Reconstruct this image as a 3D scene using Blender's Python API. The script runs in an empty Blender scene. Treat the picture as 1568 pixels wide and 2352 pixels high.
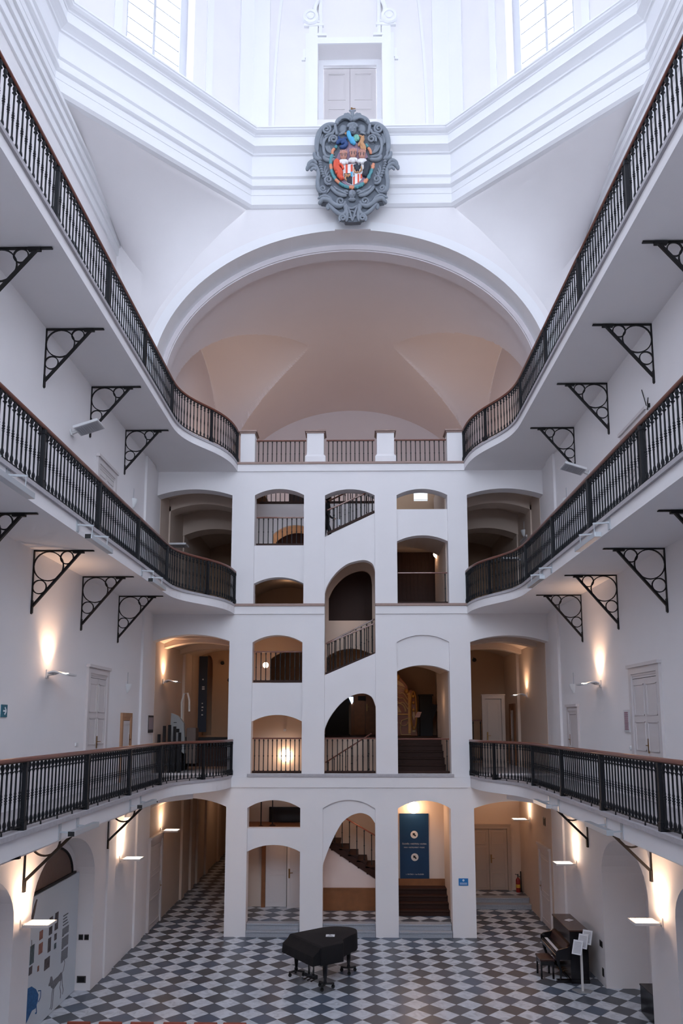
import bpy, bmesh, math, random
from math import sin, cos, pi, sqrt, radians, atan2
from mathutils import Vector, Matrix
from mathutils.geometry import tessellate_polygon
random.seed(7)
S = bpy.context.scene
C = S.collection

# ------------------------------------------------------------------ helpers
def tag(o, label=None, cat=None, group=None, kind=None):
    if label: o['label'] = label
    if cat: o['category'] = cat
    if group: o['group'] = group
    if kind: o['kind'] = kind
    return o

def thing(name, label, cat, loc=(0, 0, 0), rz=0.0, group=None, kind=None):
    o = bpy.data.objects.new(name, None)
    C.objects.link(o)
    o.empty_display_size = 0.1
    o.location = loc
    o.rotation_euler = (0, 0, rz)
    return tag(o, label, cat, group, kind)

class MB:
    """collects shapes for one mesh"""
    def __init__(s):
        s.v = []; s.f = []
    def add(s, vs, fs):
        n = len(s.v)
        s.v += [tuple(p) for p in vs]
        s.f += [tuple(i + n for i in f) for f in fs]
        return s
    def hexa(s, p):
        return s.add(p, [(0, 3, 2, 1), (4, 5, 6, 7), (0, 1, 5, 4), (1, 2, 6, 5), (2, 3, 7, 6), (3, 0, 4, 7)])
    def box(s, x0, x1, y0, y1, z0, z1):
        return s.hexa([(x0, y0, z0), (x1, y0, z0), (x1, y1, z0), (x0, y1, z0),
                       (x0, y0, z1), (x1, y0, z1), (x1, y1, z1), (x0, y1, z1)])
    def prism(s, outer, a, b, axis='y', holes=(), caps=True):
        def m(p, t):
            return (p[0], t, p[1]) if axis == 'y' else ((t, p[0], p[1]) if axis == 'x' else (p[0], p[1], t))
        loops = [list(outer)] + [list(h) for h in holes]
        if caps:
            tris = tessellate_polygon([[Vector((p[0], p[1], 0)) for p in l] for l in loops])
            flat = [p for l in loops for p in l]
            for t in (a, b):
                s.add([m(p, t) for p in flat], tris)
        for l in loops:
            n = len(l)
            vs = [m(p, a) for p in l] + [m(p, b) for p in l]
            s.add(vs, [(i, (i + 1) % n, n + (i + 1) % n, n + i) for i in range(n)])
        return s
    def tube(s, pts, r, n=8, closed=False, flat=None, caps=True):
        pts = [Vector(p) for p in pts]
        k = len(pts)
        rr = r if isinstance(r, (list, tuple)) else [r] * k
        up = None; rings = []
        for i, p in enumerate(pts):
            if closed:
                d = pts[(i + 1) % k] - pts[i - 1]
            else:
                d = pts[min(i + 1, k - 1)] - pts[max(i - 1, 0)]
            d.normalize()
            if up is None:
                up = Vector((0, 0, 1)) if abs(d.z) < 0.9 else Vector((1, 0, 0))
                if flat: up = Vector(flat)
            x = d.cross(up)
            if x.length < 1e-5: x = d.orthogonal()
            x.normalize(); y = x.cross(d).normalized()
            if not flat: up = y
            rings.append([p + x * (rr[i] * cos(2 * pi * j / n)) + y * (rr[i] * sin(2 * pi * j / n)) for j in range(n)])
        vs = [q for R in rings for q in R]
        fs = []
        m = k if closed else k - 1
        for i in range(m):
            a, b = i * n, ((i + 1) % k) * n
            fs += [(a + j, a + (j + 1) % n, b + (j + 1) % n, b + j) for j in range(n)]
        if not closed and caps:
            fs += [tuple(range(n - 1, -1, -1)), tuple((k - 1) * n + j for j in range(n))]
        return s.add(vs, fs)
    def bar(s, p, q, w, h, up=(0, 0, 1)):
        p, q = Vector(p), Vector(q)
        d = (q - p).normalized()
        x = d.cross(Vector(up))
        if x.length < 1e-4: x = d.orthogonal()
        x.normalize(); y = x.cross(d)
        x = x * (w / 2); y = y * (h / 2)
        return s.hexa([p - x - y, p + x - y, p + x + y, p - x + y, q - x - y, q + x - y, q + x + y, q - x + y])
    def lathe(s, prof, n=12, c=(0, 0, 0), axis='z', arc=1.0, start=0.0):
        vs = []; k = len(prof)
        m = n if arc >= 1 else n + 1
        for j in range(m):
            a = start + 2 * pi * arc * j / n
            for r, z in prof:
                if axis == 'z': vs.append((c[0] + r * cos(a), c[1] + r * sin(a), c[2] + z))
                elif axis == 'y': vs.append((c[0] + r * cos(a), c[1] + z, c[2] + r * sin(a)))
                else: vs.append((c[0] + z, c[1] + r * cos(a), c[2] + r * sin(a)))
        fs = []
        for j in range(n):
            a, b = j * k, ((j + 1) % m) * k
            fs += [(a + i, b + i, b + i + 1, a + i + 1) for i in range(k - 1)]
        return s.add(vs, fs)
    def ball(s, c, r, n=10, sc=(1, 1, 1)):
        prof = [(max(1e-4, sin(pi * i / n)) * 1.0, -cos(pi * i / n)) for i in range(n + 1)]
        t = MB().lathe(prof, n + 2)
        return s.add([(c[0] + p[0] * r * sc[0], c[1] + p[1] * r * sc[1], c[2] + p[2] * r * sc[2]) for p in t.v], t.f)
    def grid(s, rows):
        n = len(rows[0])
        vs = [p for r in rows for p in r]
        return s.add(vs, [(i * n + j, i * n + j + 1, (i + 1) * n + j + 1, (i + 1) * n + j)
                          for i in range(len(rows) - 1) for j in range(n - 1)])
    def xf(s, M):
        s.v = [tuple(M @ Vector(p)) for p in s.v]; return s
    def build(s, name, mat, parent=None, smooth=False, bevel=0, fix=True, label=None):
        me = bpy.data.meshes.new(name)
        me.from_pydata(s.v, [], s.f)
        if fix:
            bm = bmesh.new(); bm.from_mesh(me)
            bmesh.ops.remove_doubles(bm, verts=bm.verts, dist=1e-5)
            bmesh.ops.recalc_face_normals(bm, faces=bm.faces)
            bm.to_mesh(me); bm.free()
        if smooth:
            for p in me.polygons: p.use_smooth = True
            try: me.set_sharp_from_angle(angle=radians(38))
            except Exception: pass
        me.materials.append(mat)
        o = bpy.data.objects.new(name, me)
        C.objects.link(o)
        if parent: o.parent = parent
        if bevel:
            b = o.modifiers.new('bevel', 'BEVEL'); b.width = bevel; b.segments = 2
            b.limit_method = 'ANGLE'; b.angle_limit = radians(40)
        if label: o['label'] = label
        return o

def struct(name, mb, mat, **k):
    o = mb.build(name, mat, **k)
    o['kind'] = 'structure'
    return o

def copy_tree(o, parent=None, loc=None, rz=None):
    c = o.copy(); C.objects.link(c)
    if parent: c.parent = parent
    if loc is not None: c.location = loc
    if rz is not None: c.rotation_euler = (0, 0, rz)
    for ch in list(o.children): copy_tree(ch, c)
    return c

def arc_pts(x0, x1, zs, zc, n=16):
    """segmental arch from (x0,zs) over crown zc to (x1,zs)"""
    w = (x1 - x0) / 2; h = zc - zs; cx = (x0 + x1) / 2
    if h >= abs(w):
        return [(cx - w * cos(pi * i / n), zs + h * sin(pi * i / n)) for i in range(n + 1)]
    R = (w * w + h * h) / (2 * h); a = math.asin(min(1, abs(w) / R)); cz = zc - R
    sg = 1 if w > 0 else -1
    return [(cx + sg * R * sin(-a + 2 * a * i / n), cz + R * cos(-a + 2 * a * i / n)) for i in range(n + 1)]

def bay(x0, x1, z0, zs, zc, n=16):
    return [(x0, z0)] + arc_pts(x0, x1, zs, zc, n) + [(x1, z0)]

def ell(a, b, zc, cx=0.0, n=48, t0=0.0, t1=pi):
    return [(cx - a * cos(t0 + (t1 - t0) * i / n), zc + b * sin(t0 + (t1 - t0) * i / n)) for i in range(n + 1)]

def smooth_pts(P, k=5):
    out = []
    for i in range(len(P) - 1):
        p0, p1, p2, p3 = P[max(i - 1, 0)], P[i], P[i + 1], P[min(i + 2, len(P) - 1)]
        for s_ in range(k):
            t = s_ / k
            out.append(tuple(.5 * ((2 * b) + (-a + c) * t + (2 * a - 5 * b + 4 * c - e) * t * t + (-a + 3 * b - 3 * c + e) * t ** 3) for a, b, c, e in zip(p0, p1, p2, p3)))
    return out + [P[-1]]

# ------------------------------------------------------------------ materials
def mat(name, col, rough=0.6, metal=0.0, spec=0.4, noise=0.0, nscale=6.0, bump=0.0, bscale=40.0, emit=None, es=0.0, coat=0.0):
    m = bpy.data.materials.new(name); m.use_nodes = True
    nt = m.node_tree; N = nt.nodes; L = nt.links
    b = N['Principled BSDF']
    b.inputs['Base Color'].default_value = (*col, 1)
    b.inputs['Roughness'].default_value = rough
    b.inputs['Metallic'].default_value = metal
    b.inputs['Specular IOR Level'].default_value = spec
    if coat: b.inputs['Coat Weight'].default_value = coat
    if noise or bump:
        tc = N.new('ShaderNodeTexCoord')
        nz = N.new('ShaderNodeTexNoise'); nz.inputs['Scale'].default_value = nscale; nz.inputs['Detail'].default_value = 6
        L.new(tc.outputs['Object'], nz.inputs['Vector'])
        if noise:
            mp = N.new('ShaderNodeMapRange')
            mp.inputs['To Min'].default_value = 1 - noise; mp.inputs['To Max'].default_value = 1 + noise
            L.new(nz.outputs['Fac'], mp.inputs['Value'])
            mx = N.new('ShaderNodeMix'); mx.data_type = 'RGBA'; mx.blend_type = 'MULTIPLY'
            mx.inputs['Factor'].default_value = 1
            mx.inputs['A'].default_value = (*col, 1)
            L.new(mp.outputs['Result'], mx.inputs['B'])
            L.new(mx.outputs['Result'], b.inputs['Base Color'])
        if bump:
            n2 = N.new('ShaderNodeTexNoise'); n2.inputs['Scale'].default_value = bscale; n2.inputs['Detail'].default_value = 4
            L.new(tc.outputs['Object'], n2.inputs['Vector'])
            bp = N.new('ShaderNodeBump'); bp.inputs['Strength'].default_value = bump; bp.inputs['Distance'].default_value = 0.01
            L.new(n2.outputs['Fac'], bp.inputs['Height']); L.new(bp.outputs['Normal'], b.inputs['Normal'])
    if emit:
        b.inputs['Emission Color'].default_value = (*emit, 1); b.inputs['Emission Strength'].default_value = es
    return m

PLASTER = mat('white_plaster', (0.80, 0.778, 0.787), 0.9, spec=0.15, noise=0.025, nscale=1.3, bump=0.08, bscale=25)
PLASTER2 = mat('stucco_moulding', (0.82, 0.82, 0.84), 0.8, spec=0.2)
WARMWALL = mat('lamp_tinted_cream_plaster', (0.63, 0.52, 0.44), 0.9, spec=0.15, noise=0.03, nscale=1.5)  # warm lamp tint and corridor dimness put into the plaster colour
TANWALL = mat('tungsten_tinted_plaster', (0.45, 0.31, 0.21), 0.9, spec=0.1, noise=0.03, nscale=1.5)  # tungsten tint and low light of the back rooms put into the colour
VAULT = mat('vault_plaster', (0.71, 0.665, 0.685), 0.9, spec=0.15, noise=0.02, nscale=1.0)
IRON = mat('black_iron', (0.007, 0.008, 0.011), 0.5, metal=0.2, spec=0.35)
IRON_B = mat('blackened_bracket_iron', (0.010, 0.009, 0.010), 0.5, metal=0.3)
HANDRAIL = mat('reddish_brown_wood', (0.15, 0.042, 0.024), 0.35, noise=0.15, nscale=9, coat=0.3)
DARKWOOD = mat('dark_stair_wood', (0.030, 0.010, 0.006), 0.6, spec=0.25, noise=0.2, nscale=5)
MIDWOOD = mat('brown_panel_wood', (0.22, 0.085, 0.03), 0.5, noise=0.25, nscale=5)
STONE = mat('marble_nosing', (0.42, 0.40, 0.42), 0.6, noise=0.18, nscale=14)
STEPSTONE = mat('granite_step', (0.34, 0.36, 0.40), 0.55, noise=0.22, nscale=30)
BROWNSTONE = mat('reddish_stone_cap', (0.33, 0.23, 0.20), 0.6, noise=0.15, nscale=12)
DOORW = mat('door_white_paint', (0.62, 0.58, 0.58), 0.5, spec=0.4)
DOORD = mat('shade_dimmed_door_paint', (0.40, 0.32, 0.27), 0.5)  # door paint with the dimness of the passages put into its colour
DOORGAP = mat('dark_gap', (0.05, 0.045, 0.05), 0.8)
OAK = mat('light_oak_frame', (0.42, 0.23, 0.13), 0.5, noise=0.12, nscale=9)
BRASS = mat('aged_brass', (0.30, 0.17, 0.07), 0.35, metal=0.8)
LAMPW = mat('lamp_white_metal', (0.62, 0.62, 0.63), 0.45)
BARG = mat('grey_glazing_bar', (0.26, 0.27, 0.30), 0.6)
FRAMEG = mat('pale_window_frame', (0.55, 0.56, 0.60), 0.6)
LAMPG = mat('lamp_grey_louvre', (0.42, 0.43, 0.46), 0.4, metal=0.3)
GLOW = mat('lit_lamp_diffuser', (1, 0.93, 0.82), 0.5, emit=(1.0, 0.84, 0.68), es=14)
GLOBE = mat('lit_globe_glass', (1, 0.9, 0.8), 0.5, emit=(1.0, 0.74, 0.52), es=9)
CERAM = mat('white_ceramic', (0.72, 0.73, 0.74), 0.35)
ALU = mat('brushed_aluminium', (0.50, 0.53, 0.56), 0.35, metal=0.5)
BLACKC = mat('black_cloth', (0.007, 0.007, 0.009), 0.75, spec=0.3, bump=0.25, bscale=6)
BLACKL = mat('black_lacquer', (0.008, 0.007, 0.009), 0.18, spec=0.5)
BROWNL = mat('dark_brown_lacquer', (0.05, 0.022, 0.018), 0.22, spec=0.5)
RUBBER = mat('black_rubber', (0.015, 0.015, 0.016), 0.7)
PAPER = mat('white_paper', (0.72, 0.74, 0.78), 0.8)
INK = mat('printed_text_ink', (0.13, 0.14, 0.17), 0.8)
IVORY = mat('ivory_keys', (0.75, 0.76, 0.80), 0.3)
TEALSIGN = mat('teal_sign', (0.02, 0.13, 0.19), 0.5)
BLUESIGN = mat('bright_blue_sign', (0.012, 0.16, 0.44), 0.45)
NAVY = mat('navy_banner', (0.006, 0.032, 0.085), 0.35, noise=0.35, nscale=1.6)
PALETXT = mat('pale_print', (0.55, 0.52, 0.50), 0.6)
WHITEPR = mat('white_print', (0.8, 0.85, 0.9), 0.6)
REDPAINT = mat('red_enamel', (0.22, 0.015, 0.012), 0.3)
YELLOWL = mat('yellow_label', (0.6, 0.35, 0.05), 0.5)
CHAIRR = mat('rust_red_chair', (0.26, 0.055, 0.03), 0.5)
GREYSTONE = mat('painted_grey_stone', (0.21, 0.235, 0.27), 0.6, noise=0.14, nscale=7, bump=0.2, bscale=30)
CRE = {k: mat('crest_' + k, c, 0.5, noise=0.15, nscale=12) for k, c in dict(
    red=(0.72, 0.10, 0.05), teal=(0.09, 0.28, 0.31), orange=(0.66, 0.27, 0.16), blue=(0.08, 0.38, 0.62),
    navy=(0.03, 0.07, 0.20), white=(0.80, 0.78, 0.78), black=(0.03, 0.035, 0.05), gold=(0.52, 0.27, 0.13),
    pink=(0.52, 0.26, 0.20), mauve=(0.30, 0.20, 0.27), green=(0.18, 0.45, 0.35)).items()}
GILT = mat('gilded_carving', (0.42, 0.20, 0.04), 0.4, metal=0.3, noise=0.3, nscale=8)
CREAMC = mat('cream_carving', (0.45, 0.30, 0.15), 0.6)
BLACKM = mat('black_matte', (0.006, 0.005, 0.006), 0.7)
CLOTHK = mat('black_clothing', (0.01, 0.01, 0.012), 0.9)
SKIN = mat('skin', (0.42, 0.25, 0.19), 0.6)
PANELW = mat('pale_exhibition_panel', (0.60, 0.66, 0.72), 0.7)
MESHG = mat('dark_lattice', (0.055, 0.035, 0.032), 0.6)
VENT = mat('dark_vent_cover', (0.05, 0.045, 0.045), 0.6)

def glass_mat():
    m = bpy.data.materials.new('thin_window_glass'); m.use_nodes = True
    nt = m.node_tree; N = nt.nodes; L = nt.links
    N.remove(N['Principled BSDF'])
    t = N.new('ShaderNodeBsdfTransparent'); t.inputs['Color'].default_value = (0.97, 0.98, 1, 1)
    g = N.new('ShaderNodeBsdfGlossy'); g.inputs['Roughness'].default_value = 0.02
    mx = N.new('ShaderNodeMixShader'); mx.inputs['Fac'].default_value = 0.05
    L.new(t.outputs[0], mx.inputs[1]); L.new(g.outputs[0], mx.inputs[2])
    L.new(mx.outputs[0], N['Material Output'].inputs['Surface'])
    return m
GLASS = glass_mat()

def floor_mat():
    m = bpy.data.materials.new('checkered_marble_floor'); m.use_nodes = True
    nt = m.node_tree; N = nt.nodes; L = nt.links; b = N['Principled BSDF']
    tc = N.new('ShaderNodeTexCoord')
    mp = N.new('ShaderNodeMapping')
    # tiles laid diagonally, 0.442 m square
    mp.inputs['Rotation'].default_value = (0, 0, radians(45))
    s = 1 / 0.442
    mp.inputs['Scale'].default_value = (s, s, 1)
    L.new(tc.outputs['Object'], mp.inputs['Vector'])
    sep = N.new('ShaderNodeSeparateXYZ'); L.new(mp.outputs['Vector'], sep.inputs[0])
    def fl(o):
        n = N.new('ShaderNodeMath'); n.operation = 'FLOOR'; L.new(o, n.inputs[0]); return n.outputs[0]
    def mth(op, a, b=None, v=None):
        n = N.new('ShaderNodeMath'); n.operation = op; L.new(a, n.inputs[0])
        if b is not None: L.new(b, n.inputs[1])
        if v is not None: n.inputs[1].default_value = v
        return n.outputs[0]
    fx, fy = fl(sep.outputs['X']), fl(sep.outputs['Y'])
    par = mth('PINGPONG', mth('ADD', fx, fy), v=1.0)          # 0 / 1
    # joints
    def edge(o):
        fr = mth('FRACT', o); d = mth('ABSOLUTE', mth('SUBTRACT', fr, v=0.5)); return mth('GREATER_THAN', d, v=0.489)
    joint = mth('MAXIMUM', edge(sep.outputs['X']), edge(sep.outputs['Y']))
    comb = N.new('ShaderNodeCombineXYZ'); L.new(fx, comb.inputs[0]); L.new(fy, comb.inputs[1])
    wn = N.new('ShaderNodeTexWhiteNoise'); wn.noise_dimensions = '3D'; L.new(comb.outputs[0], wn.inputs['Vector'])
    nz = N.new('ShaderNodeTexNoise'); nz.inputs['Scale'].default_value = 3.5; nz.inputs['Detail'].default_value = 8
    nz.inputs['Distortion'].default_value = 1.6
    va = N.new('ShaderNodeVectorMath'); va.operation = 'MULTIPLY_ADD'
    L.new(comb.outputs[0], va.inputs[0]); va.inputs[1].default_value = (7.3, 3.1, 1); L.new(tc.outputs['Object'], va.inputs[2])
    L.new(va.outputs[0], nz.inputs['Vector'])
    dr = N.new('ShaderNodeValToRGB'); dr.color_ramp.elements[0].color = (0.066, 0.078, 0.104, 1)
    dr.color_ramp.elements[1].color = (0.085, 0.118, 0.178, 1)
    e = dr.color_ramp.elements.new(0.35); e.color = (0.080, 0.090, 0.108, 1)
    e = dr.color_ramp.elements.new(0.7); e.color = (0.078, 0.104, 0.150, 1)
    L.new(wn.outputs['Value'], dr.inputs['Fac'])
    lr = N.new('ShaderNodeValToRGB'); lr.color_ramp.elements[0].color = (0.40, 0.445, 0.51, 1)  # blue of the daylight reflection is put into the light tile colour
    lr.color_ramp.elements[1].color = (0.60, 0.655, 0.73, 1); lr.color_ramp.elements[0].position = 0.30; lr.color_ramp.elements[1].position = 0.58
    L.new(nz.outputs['Fac'], lr.inputs['Fac'])
    mx = N.new('ShaderNodeMix'); mx.data_type = 'RGBA'; L.new(par, mx.inputs['Factor'])
    L.new(lr.outputs['Color'], mx.inputs['A']); L.new(dr.outputs['Color'], mx.inputs['B'])
    mj = N.new('ShaderNodeMix'); mj.data_type = 'RGBA'; L.new(joint, mj.inputs['Factor'])
    L.new(mx.outputs['Result'], mj.inputs['A']); mj.inputs['B'].default_value = (0.10, 0.10, 0.11, 1)
    L.new(mj.outputs['Result'], b.inputs['Base Color'])
    b.inputs['Roughness'].default_value = 0.34
    b.inputs['Specular IOR Level'].default_value = 0.5
    return m
FLOOR = floor_mat()
# tile phase: a dark tile is centred at (0.49, 19.99)
fx0 = (0.49 * cos(pi / 4) - 19.99 * sin(pi / 4)) / 0.442
fy0 = (0.49 * sin(pi / 4) + 19.99 * cos(pi / 4)) / 0.442
mpn = [n for n in FLOOR.node_tree.nodes if n.type == 'MAPPING'][0]
ox = (0.5 - fx0) % 1.0; oy = (0.5 - fy0) % 1.0
if (math.floor(fx0 + ox) + math.floor(fy0 + oy)) % 2 == 0: ox += 1.0
mpn.inputs['Location'].default_value = (ox, oy, 0)
# ------------------------------------------------------------------ key dimensions
XL, XR = -6.45, 6.20           # nave walls
EL, ER = -5.07, 4.65           # gallery edges
YF = 23.85                     # face of the stair tower
Z1, Z2, Z3 = 4.85, 10.25, 15.0
OC = (-0.05, 15.6); AP = 8.55  # drum octagon: centre, apothem
EXPO = 0.22
SKY = 11.5

# ------------------------------------------------------------------ floor
m = MB().box(-7.4, 7.4, -4, 46, -0.2, 0.0)
struct('floor', m, FLOOR)
m = MB().box(-3.98, 3.64, 24.12, 27.6, 0.0, 0.36)
struct('floor_stairwell', m, FLOOR)
m = MB().box(3.66, 6.2, 27.7, 30.5, 0.0, 0.33)
struct('floor_corridor_right', m, FLOOR)

def steps(name, x0, x1, ys, zs, depth_to, mt=STEPSTONE, parent=None, zb=0):
    mb = MB()
    for i, (y, z) in enumerate(zip(ys, zs)):
        mb.box(x0, x1, y, depth_to, zb, z - 0.05)
        mb.box(x0, x1, y - 0.03, depth_to, z - 0.05, z)
    return struct(name, mb, mt, parent=parent, bevel=0.008)
steps('step_bay_left', -3.31, -1.69, [23.80, 24.00], [0.19, 0.361], 24.28)
steps('step_bay_middle', -0.96, 0.65, [23.84, 24.02], [0.19, 0.361], 24.28)
steps('step_bay_right', 1.37, 2.98, [23.80, 24.00], [0.19, 0.361], 24.28)
steps('step_corridor_right', 3.68, 6.19, [27.35, 27.65], [0.17, 0.331], 28.0)

# ------------------------------------------------------------------ side walls of the nave
def side_wall(name, x, xo, polys_holes, y0=-4, y1=23.84, z0=-0.05, z1=4.7):
    outer = [(y0, z0), (y1, z0), (y1, z1), (y0, z1)]
    mb = MB().prism(outer, x, xo, axis='x', holes=polys_holes)
    return struct(name, mb, PLASTER)
def arch_hole(y0, y1, zs, zc, zb=-0.03, n=20):
    return [(y0, zb)] + ell((y1 - y0) / 2, zc - zs, zs, (y0 + y1) / 2, n) + [(y1, zb)]
side_wall('wall_left', XL, XL - 0.46, [arch_hole(15.52, 19.2, 2.75, 3.86), arch_hole(10.9, 14.72, 2.75, 3.86), arch_hole(6.0, 9.9, 2.75, 3.86)])
side_wall('wall_right', XR, XR + 1.05, [arch_hole(16.55, 19.55, 2.75, 3.74), arch_hole(11.6, 15.2, 2.75, 3.74), arch_hole(6.5, 10.3, 2.75, 3.74)])
struct('wall_left_niche_back', MB().box(XL - 0.7, XL - 0.46, -4, 24.3, 0, 4.7), PLASTER)
struct('wall_right_niche_back', MB().box(XR + 1.05, XR + 1.3, -4, 24.3, 0, 4.7), PLASTER)
struct('wall_left_upper', MB().box(XL - 0.7, XL, -4, 23.84, 4.7, 14.8), PLASTER)
struct('wall_right_upper', MB().box(XR, XR + 0.9, -4, 23.84, 4.7, 14.8), PLASTER)
# shallow pilasters
mb = MB().box(XL, XL + 0.06, 22.65, 23.4, 0, Z1 - .4)
mb.box(XL, XL + 0.05, 20.1, 20.7, 0, Z1 - .4)
mb.box(XL, XL + 0.07, 22.55, 23.35, Z1, Z2 - .3).box(XL, XL + 0.07, 22.3, 23.3, Z2, Z3 - .3)
struct('trim_pilaster_left', mb, PLASTER)
mb = MB().box(XR - 0.06, XR, 22.8, 23.4, 0, Z1 - .4)
mb.box(XR - 0.07, XR, 22.55, 23.3, Z1, Z2 - .3).box(XR - 0.07, XR, 22.3, 23.1, Z2, Z3 - .3)
struct('trim_pilaster_right', mb, PLASTER)
# near end and upper shell
NEAR_FILLW = [(-4.3, 1.4, 12.0, 20.5), (0.0, 1.6, 12.0, 21.5), (4.3, 1.4, 12.0, 20.5)]  # made-up windows behind the viewer, added to light the tower front
WU = {3: -0.16, 1: 0.06}   # the drum windows sit slightly off the middle of their wall   # centre, half width, sill, spring
nh = [[(c - h, z0)] + ell(h, h, z1, c, 16) + [(c + h, z0)] for c, h, z0, z1 in NEAR_FILLW]
struct('wall_near', MB().prism([(-9.2, -.05), (9.2, -.05), (9.2, 27), (-9.2, 27)], -4.4, -4, holes=nh), PLASTER)
struct('wall_left_top', MB().box(-9.0, -8.55, -4, 25.4, 14.6, 24.6), PLASTER)
struct('wall_right_top', MB().box(8.45, 9.0, -4, 25.4, 14.6, 24.6), PLASTER)
struct('floor_gallery_top_left', MB().box(-8.6, -6.4, -4, 25.4, 14.72, 15.0), PLASTER)
struct('floor_gallery_top_right', MB().box(6.2, 8.5, -4, 25.4, 14.72, 15.0), PLASTER)

# ------------------------------------------------------------------ facade of the stair tower, front layer
SL = (-6.47, -3.98); SR = (3.72, 6.21)
holes = [
    bay(-3.32, -1.67, -0.03, 3.84, 4.08), bay(1.36, 3.0, -0.03, 3.83, 4.07), bay(-0.97, 0.66, -0.03, 3.83, 4.09),
    bay(SL[0], SL[1], -0.03, 3.88, 4.14), bay(SR[0], SR[1] , -0.03, 3.84, 4.06),
    bay(-3.24, -1.64, 4.89, 9.03, 9.26), bay(1.38, 3.05, 4.89, 9.03, 9.26), bay(-0.93, 0.70, 4.89, 13.88, 14.09),
    bay(SL[0], SL[1], 4.88, 9.07, 9.29), bay(SR[0], SR[1], 4.88, 9.03, 9.24),
    bay(-3.24, -1.62, 10.28, 13.90, 14.11), bay(1.42, 3.08, 10.28, 13.88, 14.09),
    bay(SL[0], SL[1], 10.26, 13.90, 14.11), bay(SR[0], SR[1], 10.26, 13.88, 14.09)]
outer = [(-6.62, 0), (6.4, 0), (6.4, 14.99), (-6.62, 14.99)]
# built in storeys so the fill stays clean
mb = MB()
for z0, z1, hs in ((-0.06, 4.87, holes[0:5]), (10.27, 14.99, [])):
    if hs: mb.prism([(-6.62, z0), (6.4, z0), (6.4, z1), (-6.62, z1)], YF, 24.3, holes=hs)
# middle and upper storey with the tall middle opening
mb.prism([(-6.62, 4.87), (6.4, 4.87), (6.4, 14.99), (-6.62, 14.99)], YF, 24.3, holes=holes[5:])
struct('wall_facade', mb, PLASTER)

# recessed infill panels of the bays
mb = MB()
Yi, Yo = YF + 0.10, 24.28
mb.prism(arc_pts(-3.32, -1.67, 2.50, 2.71) + [(-1.67, 3.21), (-3.32, 3.21)], Yi, Yo)
mb.prism(smooth_pts([(-0.97, 2.06), (-0.95, 2.16), (-0.82, 2.52), (-0.64, 2.92), (-0.45, 3.27), (-0.31, 3.45), (-0.08, 3.61), (0.17, 3.68), (0.36, 3.65),
          (0.52, 3.56), (0.66, 3.36)]) + arc_pts(0.66, -0.97, 3.83, 4.09)[::1], Yi, Yo)
mb.prism(arc_pts(-3.24, -1.64, 6.51, 6.72) + [(-1.64, 7.74), (-3.24, 7.74)], Yi, Yo)
mb.prism(arc_pts(1.38, 3.05, 8.10, 8.30) + arc_pts(3.05, 1.38, 9.03, 9.26), Yi, Yo)
mb.prism(smooth_pts([(-0.93, 6.12), (-0.91, 6.3), (-0.78, 6.60), (-0.58, 6.89), (-0.38, 7.11), (-0.17, 7.27), (0.06, 7.37), (0.28, 7.40), (0.46, 7.36), (0.60, 7.25),
          (0.70, 6.98)]) + [(0.70, 8.68), (-0.93, 7.98)], Yi, Yo)
mb.prism(smooth_pts([(-0.93, 10.62), (-0.88, 10.82), (-0.75, 11.07), (-0.58, 11.29), (-0.38, 11.48), (-0.16, 11.62), (0.10, 11.70), (0.33, 11.73), (0.50, 11.69),
          (0.63, 11.59), (0.70, 11.40)]) + [(0.70, 13.30), (-0.93, 12.51)], Yi, Yo)
mb.prism(arc_pts(-3.24, -1.62, 10.96, 11.17) + [(-1.62, 12.23), (-3.24, 12.23)], Yi, Yo)
mb.prism(arc_pts(1.42, 3.08, 12.35, 12.55) + [(3.08, 13.43), (1.42, 13.43)], Yi, Yo)
struct('wall_facade_infill', mb, PLASTER)
# flat bands and stone copings between storeys
mb = MB().box(-3.9, 3.62, YF - 0.05, YF, 4.47, 4.80)
mb.box(-3.85, -0.94, YF - 0.05, YF, 9.94, 10.19).box(0.71, 3.66, YF - 0.05, YF, 9.94, 10.19)
mb.box(-3.82, 3.66, YF - 0.05, YF, 14.70, 14.94)
struct('trim_facade_band', mb, PLASTER)
mb = MB().box(-3.34, 3.12, YF - 0.09, YF + 0.2, 4.79, 4.885)
struct('trim_coping_lower', mb, STONE, bevel=0.01)
mb = MB().box(-3.87, -0.93, YF - 0.09, YF + 0.1, 10.19, 10.275).box(0.70, 3.68, YF - 0.09, YF + 0.1, 10.19, 10.275)
struct('trim_coping_middle', mb, BROWNSTONE, bevel=0.01)
mb = MB().box(-3.84, 3.70, YF - 0.09, YF + 0.6, 14.935, 15.01)
struct('trim_coping_top', mb, BROWNSTONE, bevel=0.01)

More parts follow.
